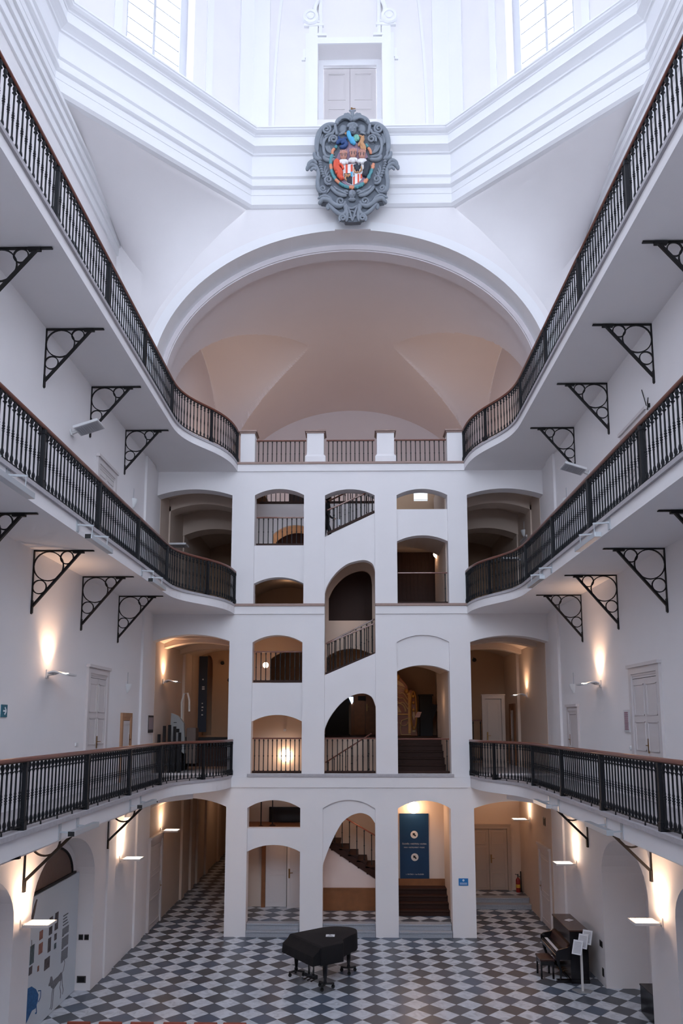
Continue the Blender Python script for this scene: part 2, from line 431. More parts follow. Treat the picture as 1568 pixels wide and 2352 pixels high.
# ------------------------------------------------------------------ gallery slabs
def curve_xy(side, off=0.0, y0=-4.0, n=18):
    """edge line of a gallery, straight then swinging in to the tower"""
    if side < 0: xe, xt = EL + off, -3.83 + off * 0.3
    else: xe, xt = ER - off, 3.64 - off * 0.3
    pts = [(xe, y0), (xe, 20.0)]
    for i in range(1, n + 1):
        t = i / n; a = (1 - t) ** 3; b = 3 * t * (1 - t) ** 2; c = 3 * t * t * (1 - t); d = t ** 3
        x = (a + b) * xe + (c + d) * xt
        y = a * 20.0 + b * 21.75 + c * 21.75 + d * (YF + 0.02)
        pts.append((x, y))
    return pts
for side, xw, nm in ((-1, XL, 'left'), (1, XR, 'right')):
    for lv, (zt, th) in enumerate(((Z1, 0.37), (Z2, 0.31), (Z3, 0.29)), 1):
        e = curve_xy(side)
        back = [(xw - side * -0.0, YF + 0.02), (xw, -4.0)]
        mb = MB().prism(e + back, zt - 0.075, zt - th, axis='z')
        struct('floor_gallery_%s_%s' % (('lower', 'middle', 'top')[lv - 1], nm), mb, PLASTER)
        e2 = curve_xy(side, off=0.05)
        mb = MB().prism(e2 + back, zt, zt - 0.075, axis='z')
        struct('trim_gallery_nosing_%s_%s' % (('lower', 'middle', 'top')[lv - 1], nm), mb, STONE)
    # haunch under the lowest gallery
    e = [(p[0] + side * 0.42, p[1]) for p in curve_xy(side)][:-7]
    mb = MB().prism(e + [(xw, e[-1][1] + 1.1), (xw, -4.0)], Z1 - 0.37, Z1 - 0.56, axis='z')
    struct('trim_gallery_beam_%s' % nm, mb, PLASTER)

# ------------------------------------------------------------------ corridors beside the tower
def arch_band(mb, x0, x1, y0, y1, zs, zc, ztop):
    mb.prism(arc_pts(x0, x1, zs, zc) + [(x1, ztop), (x0, ztop)], y0, y1)
CORR = []
for nm, x0, x1, out in (('left', -6.46, -3.98, -1), ('right', 3.72, 6.2, 1)):
    # floors of the two upper corridors
    struct('floor_corridor_lower_' + nm, MB().box(x0, x1, YF + .1, 42, Z1 - 0.35, Z1), STONE)
    struct('floor_corridor_middle_' + nm, MB().box(x0, x1, YF + .1, 42, Z2 - 0.35, Z2), STONE)
    xo0, xo1 = (x0 - 0.3, x0) if out < 0 else (x1, x1 + 0.3)
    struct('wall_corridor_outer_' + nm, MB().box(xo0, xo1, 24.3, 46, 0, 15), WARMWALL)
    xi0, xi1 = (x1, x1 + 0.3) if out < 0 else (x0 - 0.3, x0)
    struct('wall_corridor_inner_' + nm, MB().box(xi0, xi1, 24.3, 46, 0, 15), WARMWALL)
    # level 0
    mb = MB(); arch_band(mb, x0, x1, 24.3, 46, 3.75, 4.25, 4.4)
    for y in (30.2, 33.2, 36.2): arch_band(mb, x0, x1, y, y + .5, 3.6, 3.98, 4.4)
    struct('ceiling_corridor_lower_' + nm, mb, WARMWALL)
    mb = MB(); arch_band(mb, x0, x1, 24.3, 33, 9.15, 9.45, 9.8)
    for y in (25.35, 27.7): arch_band(mb, x0, x1, y, y + .45, 9.0, 9.2, 9.8)
    mb.box(x0, x1, 25.15, 25.35, 9.3, 9.8)
    struct('ceiling_corridor_middle_' + nm, mb, WARMWALL)
    mb = MB(); arch_band(mb, x0, x1, 24.3, 36, 14.25, 14.5, 14.9)
    arch_band(mb, x0, x1, 25.45, 26.1, 13.82, 14.08, 14.9)
    arch_band(mb, x0, x1, 27.6, 28.35, 13.48, 13.75, 14.9)
    struct('ceiling_corridor_top_' + nm, mb, WARMWALL)
    # pilaster strips along the corridors
    mb = MB()
    for y in (28.6, 30.2, 31.4, 33.2, 36.2):
        if out < 0: mb.box(x0, x0 + 0.09, y, y + 0.5, 0, 3.9)
    for y in (25.45, 27.65):
        for (za, zb) in ((Z2, 14.0),):
            if out < 0: mb.box(x0, x0 + 0.05, y, y + 0.6, za, zb)
            else: mb.box(x1 - 0.05, x1, y, y + 0.6, za, zb)
    y = 28.2
    if out < 0: mb.box(x0, x0 + 0.1, y, y + 0.3, Z1, 9.2)
    else: mb.box(x1 - 0.1, x1, y, y + 0.3, Z1, 9.2)
    struct('trim_corridor_pilaster_' + nm, mb, WARMWALL)
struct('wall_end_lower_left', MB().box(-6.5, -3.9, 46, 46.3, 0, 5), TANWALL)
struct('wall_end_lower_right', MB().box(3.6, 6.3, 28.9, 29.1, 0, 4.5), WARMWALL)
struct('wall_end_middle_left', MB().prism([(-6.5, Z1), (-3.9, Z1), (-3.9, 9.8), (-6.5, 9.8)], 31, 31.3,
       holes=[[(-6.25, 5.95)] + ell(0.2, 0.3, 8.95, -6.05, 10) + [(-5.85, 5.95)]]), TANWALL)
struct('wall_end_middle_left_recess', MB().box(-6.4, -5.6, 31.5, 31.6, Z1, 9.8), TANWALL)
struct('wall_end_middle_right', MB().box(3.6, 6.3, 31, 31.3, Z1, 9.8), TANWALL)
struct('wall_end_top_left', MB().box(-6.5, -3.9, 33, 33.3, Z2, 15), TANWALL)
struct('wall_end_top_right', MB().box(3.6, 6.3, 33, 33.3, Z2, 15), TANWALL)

# ------------------------------------------------------------------ great arch, vault and top hall
XC = -0.08
E1 = dict(a=7.1, b=5.70, zc=18.1); E2 = dict(a=6.78, b=5.40, zc=18.1); E3 = dict(a=6.58, b=5.14, zc=18.1)
# spandrel wall
pend = [(3.55, 24.45), (4.45, 23.6), (5.38, 22.55), (6.10, 21.5), (6.62, 20.7), (7.0, 19.95), (7.35, 18.9), (7.5, 17.5), (7.5, 15.0)]
out_l = [(XC - x, z) for x, z in pend]; out_r = [(XC + x, z) for x, z in pend]
inner = ell(E1['a'], E1['b'], E1['zc'], XC, 60)
poly = out_l[::-1] + out_r + [(XC + E1['a'], 15.0)] + inner[::-1] + [(XC - E1['a'], 15.0)]
struct('wall_arch_spandrel', MB().prism(poly, 24.15, 24.6), PLASTER)
def ring(ea, eb, y0, y1):
    a = [(XC - ea['a'], 15.0)] + ell(ea['a'], ea['b'], ea['zc'], XC, 60) + [(XC + ea['a'], 15.0)]
    b = [(XC - eb['a'], 15.0)] + ell(eb['a'], eb['b'], eb['zc'], XC, 60) + [(XC + eb['a'], 15.0)]
    return MB().prism(a + b[::-1], y0, y1)
struct('trim_archivolt', ring(dict(a=7.12, b=5.72, zc=18.1), E2, 24.07, 24.95), PLASTER2)
E1b = dict(a=6.95, b=5.56, zc=18.1)
struct('trim_arch_inner', ring(E1b, E3, 24.88, 25.4), VAULT)
# thin roll on the inner order
struct('trim_arch_roll', ring(dict(a=6.66, b=5.24, zc=18.1), dict(a=6.61, b=5.18, zc=18.1), 24.83, 24.9), VAULT)
# keystone behind the crest
struct('trim_keystone', MB().box(-0.62, 0.62, 23.98, 24.1, 23.46, 24.0), PLASTER2)
# backing wall beside the big arch
a = [(XC - 9, 15.0), (XC - 9, 24.6), (XC + 9, 24.6), (XC + 9, 15.0), (XC + E1b['a'], 15.0)] + ell(E1b['a'], E1b['b'], E1b['zc'], XC, 60)[::-1] + [(XC - E1b['a'], 15.0)]
struct('wall_arch_backing', MB().prism(a, 25.0, 25.35), PLASTER)
# vault: barrel crossed by a lower transverse vault
VA, VB, VZ = 6.72, 5.42, 18.0
def barrel(x): return VZ + VB * sqrt(max(0, 1 - ((x - XC) / VA) ** 2))
CW = 5.35   # half width of the side lunettes at the wall
def cross(y):
    t = (y - 31.7) / CW
    return VZ + 5.0 * sqrt(1 - t * t) if abs(t) < 1 else VZ
def vault_z(x, y):
    b = barrel(x); d = abs(x - XC); ap = 1.9
    if d <= ap: return b
    t = (d - ap) / (VA - ap); w = CW * t ** 0.85; u = (y - 31.7) / w
    if abs(u) >= 1: return b
    crown = barrel(XC + ap) + (VZ + 5.0 - barrel(XC + ap)) * t
    return b + (crown - b) * sqrt(1 - u * u)
Y1V = 39.2
rows = []
for j in range(221):
    y = 25.35 + (Y1V - 25.35) * j / 220
    rows.append([(XC - VA * cos(pi * i / 240), y, vault_z(XC - VA * cos(pi * i / 240), y)) for i in range(241)])
mbv = MB().grid(rows)
struct('ceiling_vault', mbv, VAULT, fix=False)
for nm, x in (('left', XC - VA), ('right', XC + VA)):
    ys = [25.35 + (Y1V - 25.35) * j / 80 for j in range(81)]
    prof = [(y, max(VZ, cross(y))) for y in ys]
    struct('wall_hall_' + nm, MB().prism([(25.35, 15.0)] + prof + [(Y1V, 15.0)], x, x + (0.2 if x > 0 else -0.2), axis='x'), VAULT)
bb = [(XC - VA, 15.0)] + ell(VA, VB + .02, VZ, XC, 60) + [(XC + VA, 15.0)]
struct('wall_hall_back', MB().prism(bb, Y1V, Y1V + .2), VAULT)
struct('floor_hall_top', MB().prism([(-7, 24.2), (7, 24.2), (7, 39.4), (-7, 39.4)], 14.9, 15.0, axis='z',
       holes=[[(-3.3, 24.6), (3.1, 24.6), (3.1, 28.5), (-3.3, 28.5)]]), TANWALL)

# ------------------------------------------------------------------ pendentives
for s, nm in ((-1, 'left'), (1, 'right')):
    def PX(x): return OC[0] + s * x
    A = []   # side / corner edge
    for i in range(11):
        t = i / 10
        if t < .5:
            k = t / .5; A.append((8.5, 19.2 + (25.0 - 19.2) * k, 24.35 - 0.5 * k))
        else:
            k = (t - .5) / .5; A.append((8.5 - 1.0 * k, 25.0 - 0.5 * k * 0 , 23.85 - 6.35 * k))
    Bp = [(3.55, 24.42), (4.45, 23.58), (5.38, 22.53), (6.10, 21.48), (6.62, 20.68), (7.0, 19.93), (7.35, 18.9), (7.5, 17.5)]
    rows = []
    for i in range(11):
        t = i / 10 * (len(Bp) - 1); k = min(int(t), len(Bp) - 2); q = t - k
        bx = Bp[k][0] + (Bp[k + 1][0] - Bp[k][0]) * q; bz = Bp[k][1] + (Bp[k + 1][1] - Bp[k][1]) * q
        r = []
        for j in range(13):
            u = j / 12; sag = 0.35 * sin(pi * u) * sin(pi * min(1, i / 10 + .15))
            x = A[i][0] + (bx - A[i][0]) * u; y = A[i][1] + (24.3 - A[i][1]) * u; z = A[i][2] + (bz - A[i][2]) * u
            r.append((PX(x + sag * .5), y + sag * .5, z + sag * .2))
        rows.append(r)
    struct('wall_pendentive_' + nm, MB().grid(rows), PLASTER, smooth=True)
    # side architrave that runs on past the octagon
    mb = MB()
    for k, (pr, za, zb) in enumerate(((0.30, 24.05, 24.18), (0.22, 23.82, 24.05), (0.14, 23.52, 23.82), (0.07, 23.22, 23.52))):
        xa, xb = sorted((PX(8.5), PX(8.5 - pr)))
        mb.box(xa, xb, 6, 25.1 - 0.02 * k, za, zb)
    struct('trim_side_architrave_' + nm, mb, PLASTER2)

# ------------------------------------------------------------------ entablature ring and drum
prof = [(0.62, 27.09), (0.62, 27.035), (0.59, 27.02), (0.575, 26.98), (0.50, 26.93), (0.42, 26.90), (0.40, 26.87), (0.37, 26.86), (0.37, 26.55), (0.41, 26.54), (0.41, 26.50),
        (0.37, 26.48), (0.28, 26.43), (0.20, 26.38), (0.18, 26.34), (0.13, 26.33), (0.11, 26.31), (0.11, 25.56), (0.19, 25.55), (0.19, 25.49), (0.12, 25.44), (0.12, 25.22),
        (0.20, 25.21), (0.20, 25.13), (0.14, 25.09), (0.08, 25.07), (0.08, 24.86), (0.06, 24.85), (0.06, 24.54), (0.14, 24.53), (0.14, 24.45), (0.05, 24.38), (-0.1, 24.36)]
rr = [(-0.35, 27.09)] + prof
mb = MB()
ks = cos(pi / 8)
vs = []
for j in range(8):
    a = pi / 8 + j * pi / 4
    for p, z in rr: vs.append((OC[0] + (AP - p) / ks * cos(a), OC[1] + (AP - p) / ks * sin(a), z))
k = len(rr)
mb.add(vs, [(j * k + i, ((j + 1) % 8) * k + i, ((j + 1) % 8) * k + i + 1, j * k + i + 1) for j in range(8) for i in range(k - 1)])
struct('trim_entablature', mb, PLASTER2, fix=False)

HW = AP * math.tan(pi / 8)
def face_M(j):
    """local x along the wall, y outwards, z up; origin at the middle of face j"""
    a = j * pi / 4
    n = Vector((cos(a), sin(a), 0)); t = Vector((sin(a), -cos(a), 0))
    o = Vector((OC[0], OC[1], 0)) + n * AP
    M = Matrix(((t.x, n.x, 0, o.x), (t.y, n.y, 0, o.y), (0, 0, 1, 0), (0, 0, 0, 1)))
    return M
ZD0, ZD1 = 27.0, 37.0
for j in range(8):
    hs = []
    if j == 6: hs = []
    elif j == 2: hs = [[(-1.2, 27.85), (-1.2, 30.85), (1.12, 30.85), (1.12, 27.85)]]
    else:
        wu = WU.get(j, 0)
        hs = [[(wu - 1.22, 27.75)] + ell(1.22, 1.1, 32.2, wu, 20) + [(wu + 1.22, 27.75)]]
    e = 0.28
    mb = MB().prism([(-HW - e, ZD0), (HW + e, ZD0), (HW + e, ZD1), (-HW - e, ZD1)], 0, 0.65, holes=hs).xf(face_M(j))
    struct('wall_drum_%d' % (j + 1), mb, PLASTER)
    # corner pilasters and flat frame of each face
    mb = MB()
    for sx in (-1, 1):
        mb.box(min(sx * (HW - 0.02), sx * (HW - 0.6)), max(sx * (HW - 0.02), sx * (HW - 0.6)), -0.07, 0, ZD0, ZD1)
        if j != 2: mb.box(min(sx * 1.55, sx * 1.80), max(sx * 1.55, sx * 1.80), -0.05, 0, ZD0, 32.5)
    struct('trim_drum_pilaster_%d' % (j + 1), mb.xf(face_M(j)), PLASTER2)
mb = MB().prism([(OC[0] + 9.8 * cos(pi / 8 + i * pi / 4), OC[1] + 9.8 * sin(pi / 8 + i * pi / 4)) for i in range(8)], ZD1 - .05, ZD1 + .2, axis='z')
struct('ceiling_drum', mb, PLASTER)
# ceiling around the octagon
mb = MB().prism([(-9.1, -4.3), (9.1, -4.3), (9.1, 25.4), (-9.1, 25.4)], 24.6, 24.8, axis='z',
    holes=[[(OC[0] + (AP + .1) / ks * cos(pi / 8 + i * pi / 4), OC[1] + (AP + .1) / ks * sin(pi / 8 + i * pi / 4)) for i in range(8)]])
mb.prism([(-9.1, -4.3), (9.1, -4.3), (9.1, 7.1), (-9.1, 7.1)], 24.35, 24.5, axis='z')
struct('ceiling_crossing', mb, PLASTER)

# windows of the drum
for n, j in enumerate((3, 1, 0, 4, 5, 7), 1):
    M = face_M(j)
    w = bpy.data.objects.new('window_%d' % n, None); C.objects.link(w); w['kind'] = 'structure'
    w['label'] = 'tall arched drum window, bright with daylight'
    mb = MB(); wu = WU.get(j, 0)
    o = [(wu - 1.22, 27.75)] + ell(1.22, 1.1, 32.2, wu, 20) + [(wu + 1.22, 27.75)]
    i_ = [(wu - .95, 27.95)] + ell(.95, .85, 32.2, wu, 20) + [(wu + .95, 27.95)]
    mb.prism(o, 0.46, 0.58, holes=[i_])
    mb.box(wu - .05, wu + .05, 0.48, 0.56, 27.8, 33.05)
    mb.box(wu - .97, wu + .97, 0.48, 0.56, 32.10, 32.22)
    mb.xf(M).build('window_frame', FRAMEG, w)
    mb = MB()
    for kz in range(1, 8): mb.box(wu - .96, wu + .96, 0.50, 0.53, 27.95 + kz * 0.55 - .018, 27.95 + kz * 0.55 + .018)
    mb.xf(M).build('glazing_bar', BARG, w)
    MB().box(wu - .98, wu + .98, 0.515, 0.519, 27.9, 33.1).xf(M).build('pane', GLASS, w)

for k, (c, h, z0, z1) in enumerate(NEAR_FILLW):
    w = bpy.data.objects.new('window_%d' % (8 + k), None); C.objects.link(w); w['kind'] = 'structure'; w['label'] = 'made-up arched window behind the viewer, added to light the tower front'
    mb = MB().prism([(c - h, z0)] + ell(h, h, z1, c, 16) + [(c + h, z0)], -4.38, -4.28, holes=[[(c - h + .12, z0 + .12)] + ell(h - .12, h - .12, z1, c, 16) + [(c + h - .12, z0 + .12)]])
    mb.box(c - .04, c + .04, -4.36, -4.30, z0, z1 + h - .05)
    for q in range(1, 9): mb.box(c - h, c + h, -4.35, -4.31, z0 + q * (z1 - z0) / 8 - .02, z0 + q * (z1 - z0) / 8 + .02)
    mb.build('window_frame', PLASTER2, w); MB().box(c - h + .05, c + h - .05, -4.335, -4.33, z0 + .05, z1).build('pane', GLASS, w)

# drum door
M = face_M(2)
dn = bpy.data.objects.new('door_1', None); C.objects.link(dn); dn['kind'] = 'structure'
dn['label'] = 'white panelled double door high in the drum wall, behind the coat of arms'
mb = MB().prism([(-1.2, 27.3), (-1.2, 30.85), (1.12, 30.85), (1.12, 27.3)], 0.62, 0.75,
                holes=[[(-1.02, 27.31), (-1.02, 30.62), (0.94, 30.62), (0.94, 27.31)]])
mb.xf(M).build('door_frame', PLASTER2, dn)
for sx in (-1, 1):
    x0, x1 = (-1.02, -0.045) if sx < 0 else (-0.035, 0.94)
    mb = MB().box(x0, x1, 0.76, 0.80, 27.3, 30.6)
    for z0, z1 in ((27.6, 28.95), (29.3, 30.4)):
        for q in (0, 1):
            g = 0.16 + q * 0.04; y = 0.745 - (0 if q else 0)
            mb.prism([(x0 + g, z0 + q * .04), (x1 - g, z0 + q * .04), (x1 - g, z1 - q * .04), (x0 + g, z1 - q * .04)], 0.745 + q * .008, 0.78,
                     holes=[[(x0 + g + .03, z0 + .03 + q * .04), (x1 - g - .03, z0 + .03 + q * .04), (x1 - g - .03, z1 - .03 - q * .04), (x0 + g + .03, z1 - .03 - q * .04)]])
    lf = mb.xf(M).build('leaf', DOORW, dn)
    if sx > 0:
        MB().box(-0.01, 0.05, 0.73, 0.75, 28.72, 28.98).bar((0.02, 0.70, 28.9), (0.16, 0.70, 28.9), .02, .02).xf(M).build('handle', BRASS, lf)
MB().box(-1.05, 0.97, 0.81, 0.86, 27.3, 30.7).xf(M).build('backing', DOORGAP, dn)
# stucco surround of the drum door
mb = MB()
for sx in (-1, 1):
    c = -0.04
    def bx(a, b, y, z0, z1): mb.box(min(c + sx * a, c + sx * b), max(c + sx * a, c + sx * b), -y, 0, z0, z1)
    bx(1.16, 1.48, 0.07, 27.34, 31.55); bx(1.48, 1.60, 0.035, 27.34, 31.3)
    bx(1.60, 1.70, 0.05, 30.3, 30.65); bx(1.62, 1.74, 0.07, 30.18, 30.3)
    bx(0.95, 1.66, 0.10, 31.55, 31.66); bx(1.10, 1.60, 0.13, 31.66, 31.74)
    bx(0.85, 1.2, 0.09, 31.15, 31.25); bx(1.0, 1.12, 0.08, 31.2, 34)
    # scroll
    mb.lathe([(0.0, -0.22), (0.12, -0.20), (0.13, -0.16), (0.17, -0.16), (0.18, -0.20), (0.27, -0.20), (0.30, -0.15), (0.30, 0)], 20, (c + sx * 1.42, 0, 31.86), 'y')
    mb.tube([(c + sx * (1.22 + 0.06 * sin(q)), -0.1, 31.95 + q * 0.16) for q in [i * .5 for i in range(9)]], 0.08, 8)
mb.box(-1.24, 1.16, -0.06, 0, 30.85, 31.1)
struct('trim_drum_door_surround', mb.xf(M), PLASTER2)
# shallow arched relief either side
mb = MB()
for sx in (-1, 1):
    pts = [(-0.04 + sx * (2.75 - 0.5 * (q / 12) ** 2), -0.02, 27.4 + q * 0.62) for q in range(13)]
    for a_, b_ in zip(pts[:-1], pts[1:]): mb.bar(a_, b_, 0.10, 0.03, up=(0, 1, 0))
struct('trim_drum_relief', mb.xf(M), PLASTER2)
# ------------------------------------------------------------------ railings
def path_at(pts, s):
    for a, b in zip(pts[:-1], pts[1:]):
        d = math.hypot(b[0] - a[0], b[1] - a[1])
        if s <= d + 1e-9:
            t = s / d if d else 0
            return (a[0] + (b[0] - a[0]) * t, a[1] + (b[1] - a[1]) * t), atan2(b[1] - a[1], b[0] - a[0])
        s -= d
    a, b = pts[-2], pts[-1]
    return b, atan2(b[1] - a[1], b[0] - a[0])
def plen(pts): return sum(math.hypot(b[0] - a[0], b[1] - a[1]) for a, b in zip(pts[:-1], pts[1:]))

H = 1.07
bal_prof = [(0, 0.055), (0.017, 0.055), (0.020, 0.08), (0.016, 0.10), (0.024, 0.13), (0.020, 0.17), (0.012, 0.20), (0.0125, 0.44), (0.017, 0.46), (0.011, 0.475),
            (0.021, 0.495), (0.012, 0.515), (0.021, 0.535), (0.011, 0.555), (0.017, 0.57), (0.0125, 0.60), (0.0115, 0.86), (0.015, 0.885), (0.030, 0.905), (0.013, 0.92),
            (0.018, 0.94), (0.026, 0.965), (0.027, 0.985), (0.016, 1.015), (0.012, 1.03), (0, 1.03)]
bm_bal = MB().lathe(bal_prof, 7)
_b = bm_bal.build('baluster', IRON, smooth=True); BAL = _b.data; bpy.data.objects.remove(_b)
slim_prof = [(0, 0.03), (0.013, 0.03), (0.016, 0.06), (0.010, 0.09), (0.010, 0.42), (0.016, 0.44), (0.010, 0.46), (0.010, 0.82), (0.017, 0.84), (0.010, 0.87), (0.009, 0.90), (0, 0.90)]
_b = MB().lathe(slim_prof, 6).build('baluster', IRON, smooth=True); SLIM = _b.data; bpy.data.objects.remove(_b)

def new(name, data, parent, loc, rz=0, kind=None):
    o = bpy.data.objects.new(name, data); C.objects.link(o); o.parent = parent
    o.location = loc; o.rotation_euler = (0, 0, rz)
    if kind: o['kind'] = kind
    return o
def post_mesh():
    mb = MB().box(-.033, .033, -.033, .033, 0.12, 1.03).box(-.05, .05, -.05, .05, 0.0, 0.14).box(-.04, .04, -.04, .04, .14, .18).box(-.04, .04, -.04, .04, .95, 1.03)
    mb.bar((0, 0, .03), (0.22, 0, .03), .05, .05)
    o = mb.build('post', IRON, bevel=0); d = o.data; bpy.data.objects.remove(o); return d
POST = post_mesh()

def gallery_rail(side, z, label):
    pts = [(x, y) for x, y in curve_xy(side, off=-0.03, y0=3.5)]
    t = thing('gallery_railing', label, 'railing', (0, 0, z), group=None)
    L = plen(pts)
    rail = [(*path_at(pts, L * i / 90)[0], H) for i in range(91)]
    # oval wooden handrail with an iron strip below
    MB().tube(rail, 0.042, 10).build('handrail', HANDRAIL, t, smooth=True)
    mb = MB()
    lo = [(*path_at(pts, L * i / 60)[0], 0) for i in range(61)]
    for a, b in zip(lo[:-1], lo[1:]):
        mb.bar((a[0], a[1], 1.03), (b[0], b[1], 1.03), .03, .012)
        mb.bar((a[0], a[1], 0.065), (b[0], b[1], 0.065), .028, .016)
    mb.build('rail_strip', IRON, t)
    s20 = 16.5
    posts = [20.0 - 2.75 * k - 3.5 for k in range(6, -1, -1)] + [s20 + 2.15, L - 0.03]
    posts = [p for p in posts if p > 0.05]
    feet = MB()
    ss = []
    for a, b in zip(posts[:-1], posts[1:]):
        n = max(2, round((b - a) / 0.153))
        for k in range(1, n): ss.append(a + (b - a) * k / n)
        for k in range(1, 4):
            (x, y), _ = path_at(pts, a + (b - a) * k / 4); feet.lathe([(0.016, 0), (0.011, 0.06)], 6, (x, y, 0))
    feet.build('foot_stud', IRON, t)
    for p in posts:
        (x, y), a = path_at(pts, p)
        new('post', POST, t, (x, y, 0), a + (pi / 2 if side < 0 else -pi / 2))
    far = ss[::-1]
    for s_ in far[:100]:
        (x, y), a = path_at(pts, s_); new('baluster', BAL, t, (x, y, 0), a).scale = (1.22, 1.22, 1)
    rest = MB()
    for s_ in far[100:]:
        (x, y), a = path_at(pts, s_)
        rest.add([(v.co.x * 1.22 + x, v.co.y * 1.22 + y, v.co.z) for v in BAL.vertices], [tuple(p.vertices) for p in BAL.polygons])
    if rest.v: rest.build('baluster_rows', IRON, t, smooth=True)['kind'] = 'stuff'
    return t
LVN = {1: 'lowest', 2: 'middle', 3: 'top'}
for lv, z in ((1, Z1), (2, Z2), (3, Z3)):
    for side, w in ((-1, 'left'), (1, 'right')):
        gallery_rail(side, z, 'black balustrade with reddish handrail along the %s gallery, %s side' % (LVN[lv], w))

# small plain railings
def plain_rail(label, x0, x1, y, z0, zr, z1=None, zr1=None, n=10, mt=IRON, rail=HANDRAIL, bottom=True, name='stair_railing', group=None, only=None, r=0.02):
    """from (x0,z0) to (x1,z1 or z0); zr handrail heights"""
    z1 = z0 if z1 is None else z1; zr1 = zr if zr1 is None else zr1
    t = thing(name, label, 'railing', (x0, y, z0), group=group)
    def loc(x, z): return (x - x0, 0, z - z0)
    MB().bar(loc(x0, zr), loc(x1, zr1), .06, .045).build('handrail', rail, t, bevel=.01)
    if bottom:
        MB().bar(loc(x0, z0 + .03), loc(x1, z1 + .03), .08, .07).build('bottom_rail', DARKWOOD, t)
    idx = range(n) if only is None else only
    for i in idx:
        k = (i + .5) / n; x = x0 + (x1 - x0) * k; a = z0 + (z1 - z0) * k; b = zr + (zr1 - zr) * k
        o = new('baluster', SLIM, t, loc(x, a)); o.scale = (1.5, 1.5, (b - a) / 0.9)
    return t
R = plain_rail
Yr = YF + 0.22
R('dark balustrade with wooden rails below the glowing globe, left bay of the first floor', -3.22, -1.66, Yr, 4.9, 5.98, n=11)
R('level balustrade in the middle bay of the first floor, stair rail crossing behind it', -0.92, 0.68, Yr, 4.9, 5.98, n=10)
R('thin wooden handrail in front of the gilded organ case', 1.40, 3.02, Yr, 4.9, 5.96, n=11, only=[10])
R('sloping stair rail behind the level balustrade of the middle first floor bay', -0.95, 0.60, Yr + 1.35, 4.15, 5.15, 4.9, 6.12, n=8, bottom=False)
R('dark balustrade in the half-landing opening over the first floor, lit globe behind', -3.22, -1.66, Yr, 7.76, 8.74, n=10)
R('front rail climbing to the right over the first middle parapet', -0.90, 0.68, Yr, 8.0, 9.0, 8.66, 9.66, n=12)
R('second rail climbing behind the front rail of the first middle parapet', -0.92, 0.72, Yr + 1.3, 8.05, 9.15, 8.85, 9.98, n=9, bottom=False)
R('dark balustrade in the upper left opening of the second floor', -3.2, -1.64, Yr, 12.25, 13.2, n=10)
R('front rail climbing to the right beside the dark-clothed person', -0.86, 0.70, Yr, 12.62, 13.44, 13.36, 14.15, n=12)
R('second rail climbing steeply behind the front rail, top middle bay', -0.95, 0.75, Yr + 1.3, 12.9, 14.1, 13.8, 14.95, n=9, bottom=False)
R('thin wooden handrail before the dark room with a lit shell lamp', 1.44, 3.06, Yr, 10.3, 11.32, n=11, only=[10])
# parapet railings on top
for i, (x0, x1, w) in enumerate(((-3.26, -1.58, 'left'), (-0.90, 0.72, 'middle'), (1.38, 3.12, 'right'))):
    plain_rail('railing between white posts on top of the tower, %s of three' % w, x0, x1, YF + 0.36, 15.01, 15.90, n=11, bottom=False, name='parapet_railing', group=None)
for i, (x0, x1, w) in enumerate(((-3.76, -3.28, 'leftmost white parapet post, where the left gallery railing ends'), (-1.54, -0.98, 'white parapet post with brown cap, second from left'),
                                 (0.79, 1.36, 'white parapet post with brown cap, second from right'), (3.12, 3.66, 'rightmost white parapet post, where the right gallery railing ends'))):
    t = thing('parapet_post', w, 'post', ((x0 + x1) / 2, YF + .36, 15.01))
    h = (x1 - x0) / 2
    mb = MB().box(-h, h, -.25, .25, 0, 1.07)
    if i in (1, 2): mb.box(-h - .06, h + .06, -.29, .29, 0, .24).hexa([(-h - .06, -.29, .24), (h + .06, -.29, .24), (h + .06, .29, .24), (-h - .06, .29, .24), (-h, -.25, .32), (h, -.25, .32), (h, .25, .32), (-h, .25, .32)])
    mb.build('shaft', PLASTER, t)
    MB().box(-h - .03, h + .03, -.28, .28, 1.05, 1.10).box(-h - .07, h + .07, -.32, .32, 1.10, 1.155).build('cap', BROWNSTONE, t, bevel=.008)

# ------------------------------------------------------------------ gallery brackets
def flat_ring(mb, cx, cz, r, w=.03, th=.02, n=28):
    pts = [(cx + r * cos(2 * pi * i / n), 0, cz + r * sin(2 * pi * i / n)) for i in range(n)]
    for a, b in zip(pts, pts[1:] + pts[:1]): mb.bar(a, b, w, th, up=(0, 1, 0))
    return mb
def make_bracket():
    t = thing('gallery_bracket', 'x', 'bracket')
    MB().box(0, 1.22, -.03, .03, -.022, 0).box(.80, 1.02, -.035, .035, -.06, 0).build('arm', IRON_B, t)
    MB().box(0, .02, -.03, .03, -1.30, 0).box(0, .035, -.035, .035, -1.28, -1.02).build('wall_bar', IRON_B, t)
    MB().bar((.02, 0, -1.15), (.96, 0, -.02), .045, .055, up=(0, 1, 0)).build('strut', IRON_B, t)
    for cx, cz, r in ((.315, -.325, .300), (.68, -.15, .130), (.150, -.75, .138)):
        flat_ring(MB(), cx, cz, r, .021, .032).build('ring', IRON_B, t)
    return t
br = make_bracket(); first = True
